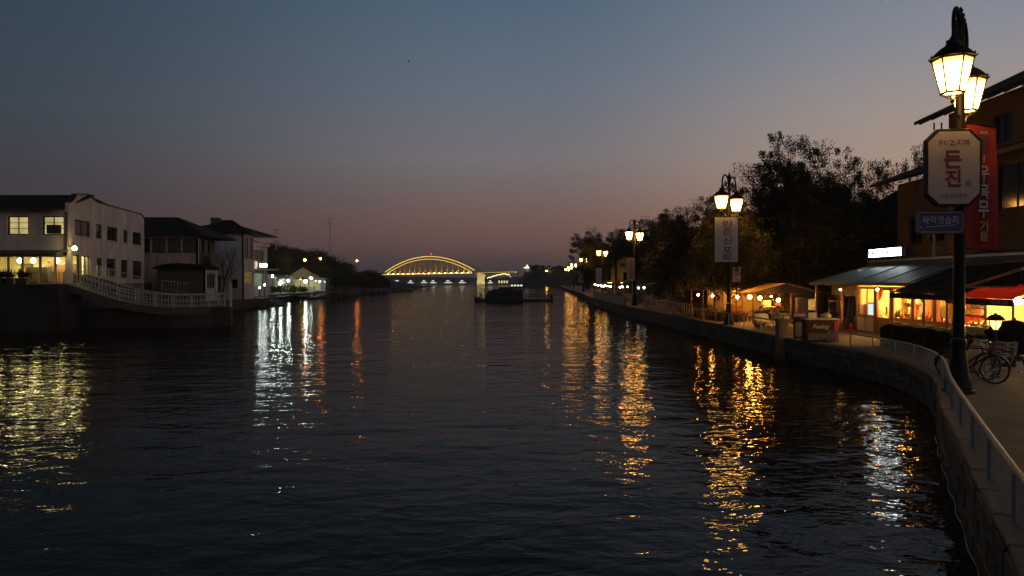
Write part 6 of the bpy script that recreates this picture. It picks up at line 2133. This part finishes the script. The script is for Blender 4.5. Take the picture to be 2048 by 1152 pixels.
# small jetty boat at the point
g = thing('moored_boat', 'small low boat with canopy frame moored off the far rocky point', 'boat', (-32.2, 219, 0), R(0))
MB().prism([(-2.6, -.7), (2.2, -.7), (3.0, 0), (2.2, .7), (-2.6, .7)], -.2, .45).build('hull', M_HULL, g)
m = MB()
for x in (-1.6, 0, 1.4):
    for y in (-.5, .5):
        m.beam((x, y, .45), (x, y, 1.3), .05)
m.bx(-1.8, 1.6, -.6, .6, 1.3, 1.36)
m.build('canopy', M_DULLWALL, g)

# ------------------------------------------------------------------ barge in the channel
g = thing('work_barge', 'dark moored barge with cabin and railed deck in the middle of the channel', 'barge', (0.2, 117, 0))
MB().prism([(-6.0, -1.4), (1.8, -1.5), (6.2, -1.1), (6.4, 0), (6.2, 1.1), (1.8, 1.5), (-6.0, 1.4)], -.3, .38).build('hull', M_HULL, g)
MB().add([(-4.6, -1.3, .38), (1.6, -1.3, .38), (1.6, 1.3, .38), (-4.6, 1.3, .38), (-3.9, -1.2, 1.7), (1.5, -1.2, 1.75), (1.5, 1.2, 1.75), (-3.9, 1.2, 1.7)], [(0, 3, 2, 1), (4, 5, 6, 7), (0, 1, 5, 4), (1, 2, 6, 5), (2, 3, 7, 6), (3, 0, 4, 7)]).build('cabin', M_HULL, g, bevel=.05)
MB().bx(-3.2, 1.4, -1.0, 1.0, 1.73, 1.9).build('cabin_roof', M_HULL, g, bevel=.03)
MB().bx(-2.3, -.1, -.6, .6, 1.9, 2.25).build('wheelhouse', M_HULL, g, bevel=.03)
for k in range(4):
    MB().bx(-3.2 + k * 1.15, -2.5 + k * 1.15, -1.315, -1.27, .95, 1.35).build('window', M_DARKGLASS, g)
for k in range(8):
    x = 1.9 + k * .6
    for y in (-1.0, 1.0):
        MB().beam((x, y * (1 - .03 * k), .36), (x, y * (1 - .03 * k), 1.15 - .02 * k), .045).build('rail_post', M_IRON, g)
for y in (-1.0, 1.0):
    for z in (.75, 1.12):
        MB().tube([(1.9, y, z), (6.1, y * .8, z - .1)], .025, 5).build('rail', M_IRON, g)
MB().box((6.0, 0, .7), (.4, .5, .7)).build('bow_fitting', M_HULL, g, bevel=.04)
for (x, h) in ((-5.7, .75), (-5.2, 1.1), (-4.95, .9)):
    MB().tube([(x, -.6, .3), (x, -.6, .38 + h)], .09, 6).build('bollard', M_HULL, g)
for (x, r_) in ((-5.8, .34), (-5.35, .3)):
    m = MB()
    m.tube([(x + r_ * .6 * math.cos(2 * PI * k / 12), -1.48, .4 + r_ * math.sin(2 * PI * k / 12)) for k in range(12)], .11, 6, True)
    m.build('tyre_fender', M_RUBBER, g, smooth=True)
MB().tube([(-4.1, 0, 1.7), (-5.4, 0, 2.05)], .03, 5).build('boom', M_IRON, g)

# ------------------------------------------------------------------ bridge
br = thing('arch_bridge', 'long steel arch bridge outlined in yellow lights across the far channel', 'bridge', (0, 0, 0))
A, B = Vector((-112, 680, 0)), Vector((-27, 604, 0))
def deck_pt(t, z=0.0, off=0.0):
    p = A.lerp(B, t)
    d = (B - A).normalized()
    n = Vector((-d.y, d.x, 0))
    return p + n * off + Vector((0, 0, 8.6 + .75 * t + z))
def top_z(t):
    return 12.6 * (1 - (2 * t - 1) ** 2) + 2.4 * (1 - abs(2 * t - 1) ** 3) * .0 + 1.9
def low_z(t):
    return 13.2 * (1 - (2 * t - 1) ** 2) - 0.9
NB = 40
MB().beam(deck_pt(-.06, -.5), deck_pt(1.0, -.5), 15, .9).build('deck', M_BRIDGE, br)
for off in (-4.5, 4.5):
    m = MB(); m2 = MB()
    for k in range(NB):
        t0, t1 = k / NB, (k + 1) / NB
        m.beam(deck_pt(t0, top_z(t0), off), deck_pt(t1, top_z(t1), off), .5, .5)
        if low_z((t0 + t1) / 2) > -.2:
            m.beam(deck_pt(t0, low_z(t0), off), deck_pt(t1, low_z(t1), off), .5, .5)
        if k % 2 == 0 or True:
            a = max(low_z(t0), 0)
            m2.beam(deck_pt(t0, a, off), deck_pt(t0, top_z(t0), off), .22, .22)
            m2.beam(deck_pt(t0, a, off), deck_pt(t1, top_z(t1), off), .2, .2)
    m.build('arch_chord', M_BRIDGE, br)
    m2.build('arch_bracing', M_BRIDGE, br)
    for t in [.06 + .0595 * q for q in range(16)]:
        if low_z(t) > .6:
            MB().beam(deck_pt(t, 0, off), deck_pt(t, low_z(t), off), 1.0, .6).build('hanger', M_BRIDGE, br)
            if off < 0:
                MB().box(deck_pt(t, .2, off - 2.2), (.6, .5, .3)).build('uplight', E_UP, br)
# light strips along chords and deck edge
for (fz, th) in ((top_z, .6), (low_z, .42)):
    m = MB()
    for k in range(NB):
        t0, t1 = k / NB, (k + 1) / NB
        if fz(t0) > -.3 and fz(t1) > -.3:
            m.beam(deck_pt(t0, fz(t0) + .1, -4.95), deck_pt(t1, fz(t1) + .1, -4.95), .12, th)
    m.build('light_strip', E_STRIP, br)
E_STRIPD = em('deck_edge_light', (1.0, .72, .15), 1.3)
MB().beam(deck_pt(-.02, -.2, -7.6), deck_pt(1.0, -.2, -7.6), .12, .6).build('light_strip', E_STRIPD, br)
# pier and approach
pc = deck_pt(1.0)
m = MB()
for (z0, z1, w0, w1) in ((-.5, 4.2, 3.5, 2.9), (4.2, 8.6, 2.9, 3.5)):
    d0 = [(-w0, -4), (w0, -4), (w0, 4), (-w0, 4)]
    d1 = [(-w1, -4), (w1, -4), (w1, 4), (-w1, 4)]
    vs = [(pc.x + 2 + x, pc.y + y, z0) for x, y in d0] + [(pc.x + 2 + x, pc.y + y, z1) for x, y in d1]
    m.add(vs, [(0, 3, 2, 1), (4, 5, 6, 7), (0, 1, 5, 4), (1, 2, 6, 5), (2, 3, 7, 6), (3, 0, 4, 7)])
m.build('pier', M_BRCONC, br)
m = MB(); m.beam((pc.x - 1.9, pc.y, 8.75), (4, 590, 9.3), 9, .9); m.build('approach_deck', M_BRIDGE, br)
MB().beam((pc.x, pc.y - 4.8, 9.15), (3.6, 585.3, 9.75), .12, .5).build('light_strip', E_STRIPD, br)
g = thing('floodlight', 'yellow floodlight on the water side of the bridge pier', 'lamp', (pc.x + 2, pc.y - 16, .8))
MB().box((0, 0, 0), (1.2, 1.0, .6)).build('housing', M_IRON, g)
ld = bpy.data.lights.new('pier_flood', 'SPOT')
ld.energy = 7500
ld.color = (1.0, .8, .3)
ld.spot_size = R(55)
ld.shadow_soft_size = .5
lo = bpy.data.objects.new('pier_flood', ld)
COL.objects.link(lo)
lo.parent = g
lo.location = (0, .6, .5)
lo.rotation_euler = (R(106), 0, 0)
# beacon on a thin mast
q = P(862, 508, 640)
g = thing('beacon_mast', 'tiny red beacon above the crown of the arch bridge', 'beacon', (q.x, q.y, 21))
MB().tube([(0, 0, 0), (0, 0, q.z - 21)], .12, 5).build('mast', M_STEEL, g)
MB().ball((0, 0, q.z - 21), .45, 6, 5).build('lamp', E_REDL, g)
# boats with lights under the bridge
def lit_boat(label, px, d, s_, seed):
    rnd = random.Random(seed)
    q = P(px, 565, d)
    g = thing('lit_boat', label, 'boat', (q.x, d, 0), 0, 'lit boats under the bridge')
    MB().prism([(-3.2 * s_, -1), (2.6 * s_, -1), (3.6 * s_, 0), (2.6 * s_, 1), (-3.2 * s_, 1)], -.3, .8).build('hull', M_WHITEPAINT, g)
    c = MB().bx(-2.2 * s_, 1.8 * s_, -.8, .8, .8, 2.3).build('cabin', M_WHITEPAINT, g)
    for k in range(3):
        x = (-1.9 + k * 1.25) * s_
        MB().bx(x, x + .9 * s_, -.84, -.802, 1.2, 2.0).build('window', E_SHIP, c)
    MB().bx(-1.6 * s_, .8 * s_, -.7, .7, 2.3, 3.4).build('upper_deck', M_WHITEPAINT, g)
    m = MB()
    m.bx(-1.4 * s_, .6 * s_, -.73, -.702, 2.6, 3.2)
    m.build('window', E_SHIP, g)
    for x in (-2.6 * s_, 2.3 * s_):
        MB().ball((x, -.6, 1.5), .28, 6, 5).build('deck_light', E_SHIP, g)
    return g
for k, (px, d, s_) in enumerate(((795, 590, 1.5), (822, 560, .8), (849, 570, .9), (867, 545, .8), (897, 555, 1.1), (925, 560, 1.0), (981, 520, .6))):
    lit_boat(['long lit boat at the left end under the bridge', 'small lit boat second from the left under the bridge', 'third lit boat from the left under the arch', 'fourth lit boat from the left under the middle of the arch', 'lit boat under the middle right of the arch', 'lit boat nearest the bridge pier', 'small boat just right of the bridge pier'][k], px, d, s_, k)
# far land
def far_ridge(name, x0, x1, y, hs, mat):
    """long low ridge: hs = list of heights"""
    n = len(hs) - 1
    def f(x, yy):
        t = (x - x0) / (x1 - x0) * n
        i = max(0, min(n - 1, int(t)))
        h = hs[i] + (hs[i + 1] - hs[i]) * (t - i)
        c = math.sin(PI * max(0, min(1, (yy - y) / 200)))
        return -1 + (h + 1) * min(1, c * 2.5) * (1 + .08 * math.sin(x * .2) * math.sin(x * .063))
    return hill(name, x0, x1, y, y + 200, f, mat, 120, 10)
M_FARLAND = pm('far_woodland', (.045, .05, .045), .95, 0, .3, .02)
far_ridge('far_hill', -900, 300, 1400, [20, 26, 22, 14, 10, 9, 11, 9, 8, 14, 22, 26], M_FARLAND)
far_ridge('far_hill', -1000, -115, 700, [26, 29, 27, 26, 22, 18, 12, 1], M_FARLAND)
# dark wooded bluff right of the bridge
def bz(x, y):
    e = sst(2.5, 12, x) * sst(402, 416, y) * (1 - .2 * sst(60, 160, x))
    return -1 + 10.6 * e + .8 * e * math.sin(x * .7) * math.sin(y * .3) + .5 * e * math.sin(x * 1.9)
hill('bluff', 0, 220, 398, 620, bz, M_FARLAND, 110, 60)
rg = random.Random(17)
for k in range(26):
    x = 9 + k * 1.5 + rg.uniform(-.5, .5)
    y = rg.uniform(412, 424)
    plant_tree('far2', x, y, bz(x, y) - .4, rg.uniform(1.4, 3.0), rg.uniform(0, 6), 'small dark tree on the skyline of the bluff right of the bridge', 'trees on the dark bluff', 1.3)
g = thing('hilltop_pavilion', 'tiny pavilion with self glowing roof on top of the dark bluff', 'pavilion', (8.55, 420, 9.4))
MB().bx(-.9, .9, -.9, .9, -1.5, .7).build('base', M_BRCONC, g)
E_PAV = em('pavilion_roof_glow', (1, .9, .55), 1.6)  # roof emits its own glow, painted in for floodlighting
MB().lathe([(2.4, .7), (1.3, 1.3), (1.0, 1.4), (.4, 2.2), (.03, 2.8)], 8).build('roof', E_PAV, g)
for px, py in ((1079, 545), (1093, 543)):
    q = P(px, py, 414)
    lamppost('small warm light on the bluff' + (', left of the pair' if px < 1085 else ', right of the pair'), q.x, q.y, bz(q.x, q.y) - .3, q.z, .35, E_BULB)
# lit bank below the approach deck
g = thing('light_garland', 'sagging garland of small yellow lights under the bridge approach', 'string lights', (0, 0, 0))
rg = random.Random(23)
for k in range(22):
    t = k / 21
    p = Vector((-19 + 17 * t, 582 - 4 * t, 4.6 + 3.6 * math.sin(t * 2.2) + rg.uniform(-.5, .5)))
    MB().ball(p, .3, 6, 5).build('bulb', em('garland_light', (1, .72, .2), 5), g)
MB().tube([(-19 + 17 * k / 21, 582 - 4 * k / 21, 4.9 + 3.6 * math.sin(k / 21 * 2.2)) for k in range(22)], .06, 4).build('cable', M_IRON, g)
g = thing('bank_building', 'low floodlit building on the bank under the bridge approach', 'building', (0, 0, 0))
MB().bx(-11, 1, 560, 566, -.5, 3.6).build('wall', M_BRCONC, g)
for k in range(4):
    MB().bx(-10.2 + k * 2.0, -9.2 + k * 2.0, 559.9, 559.99, 1.2, 3.0).build('window', em('bank_window_light', (1, .9, .5), .9), g)
m = MB()
for k in range(6):
    m.bx(-1.0 + k * .9, -.1 + k * .9, 557, 560, -.5, 4.8 - k * .75)
m.build('stair', M_BRCONC, g)
lamppost('lamp at the top of the stair under the bridge approach', -1.2, 556, 0, 5.6, .4, E_SHIP)
# lights on the far water's edge right of centre
g = thing('lit_boat', 'low lit boat lying behind the dark barge', 'boat', (2.0, 300, 0), 0, None)
MB().prism([(-4, -1), (3.5, -1), (4.4, 0), (3.5, 1), (-4, 1)], -.3, .6).build('hull', M_HULL, g)
MB().bx(-2.6, 2.6, -.7, .7, .6, 1.7).build('cabin', M_HULL, g)
for k in range(4):
    MB().bx(-2.4 + k * 1.25, -1.6 + k * 1.25, -.74, -.702, .9, 1.5).build('window', E_SHIP, g)

# a bird
g = thing('bird', 'tiny dark bird flying high above the channel', 'bird', (-13.8, 100, 32.6), R(20))
g.scale = (.6, .6, .6)
M_BIRD = pm('grey_feathers', (.12, .13, .14), .9, 0, .2, 5)
MB().ball((0, 0, 0), .12, 8, 6, (2.2, 1, .9)).build('body', M_BIRD, g)
for s_ in (-1, 1):
    m = MB()
    m.add([(-.12, 0, .05), (.15, 0, .05), (.12, s_ * .3, .16), (-.1, s_ * .3, .16), (-.08, s_ * .62, .06)], [(0, 1, 2, 3), (3, 2, 4)])
    m.build('wing', M_BIRD, g)
print('objects', len(bpy.data.objects), 'stones', n_st, 'goods', ng)

# ------------------------------------------------------------------ evening haze
hm = bpy.data.materials.new('evening_haze')
hm.use_nodes = True
ht = hm.node_tree
ht.nodes.clear()
ho = ht.nodes.new('ShaderNodeOutputMaterial')
hv = ht.nodes.new('ShaderNodeVolumePrincipled')
hv.inputs['Color'].default_value = (.92, .94, 1, 1)
hv.inputs['Density'].default_value = 0.0003
ht.links.new(hv.outputs[0], ho.inputs['Volume'])
stuff(MB().bx(-2000, 2000, -60, 2600, -2.6, 36).build('haze', hm))
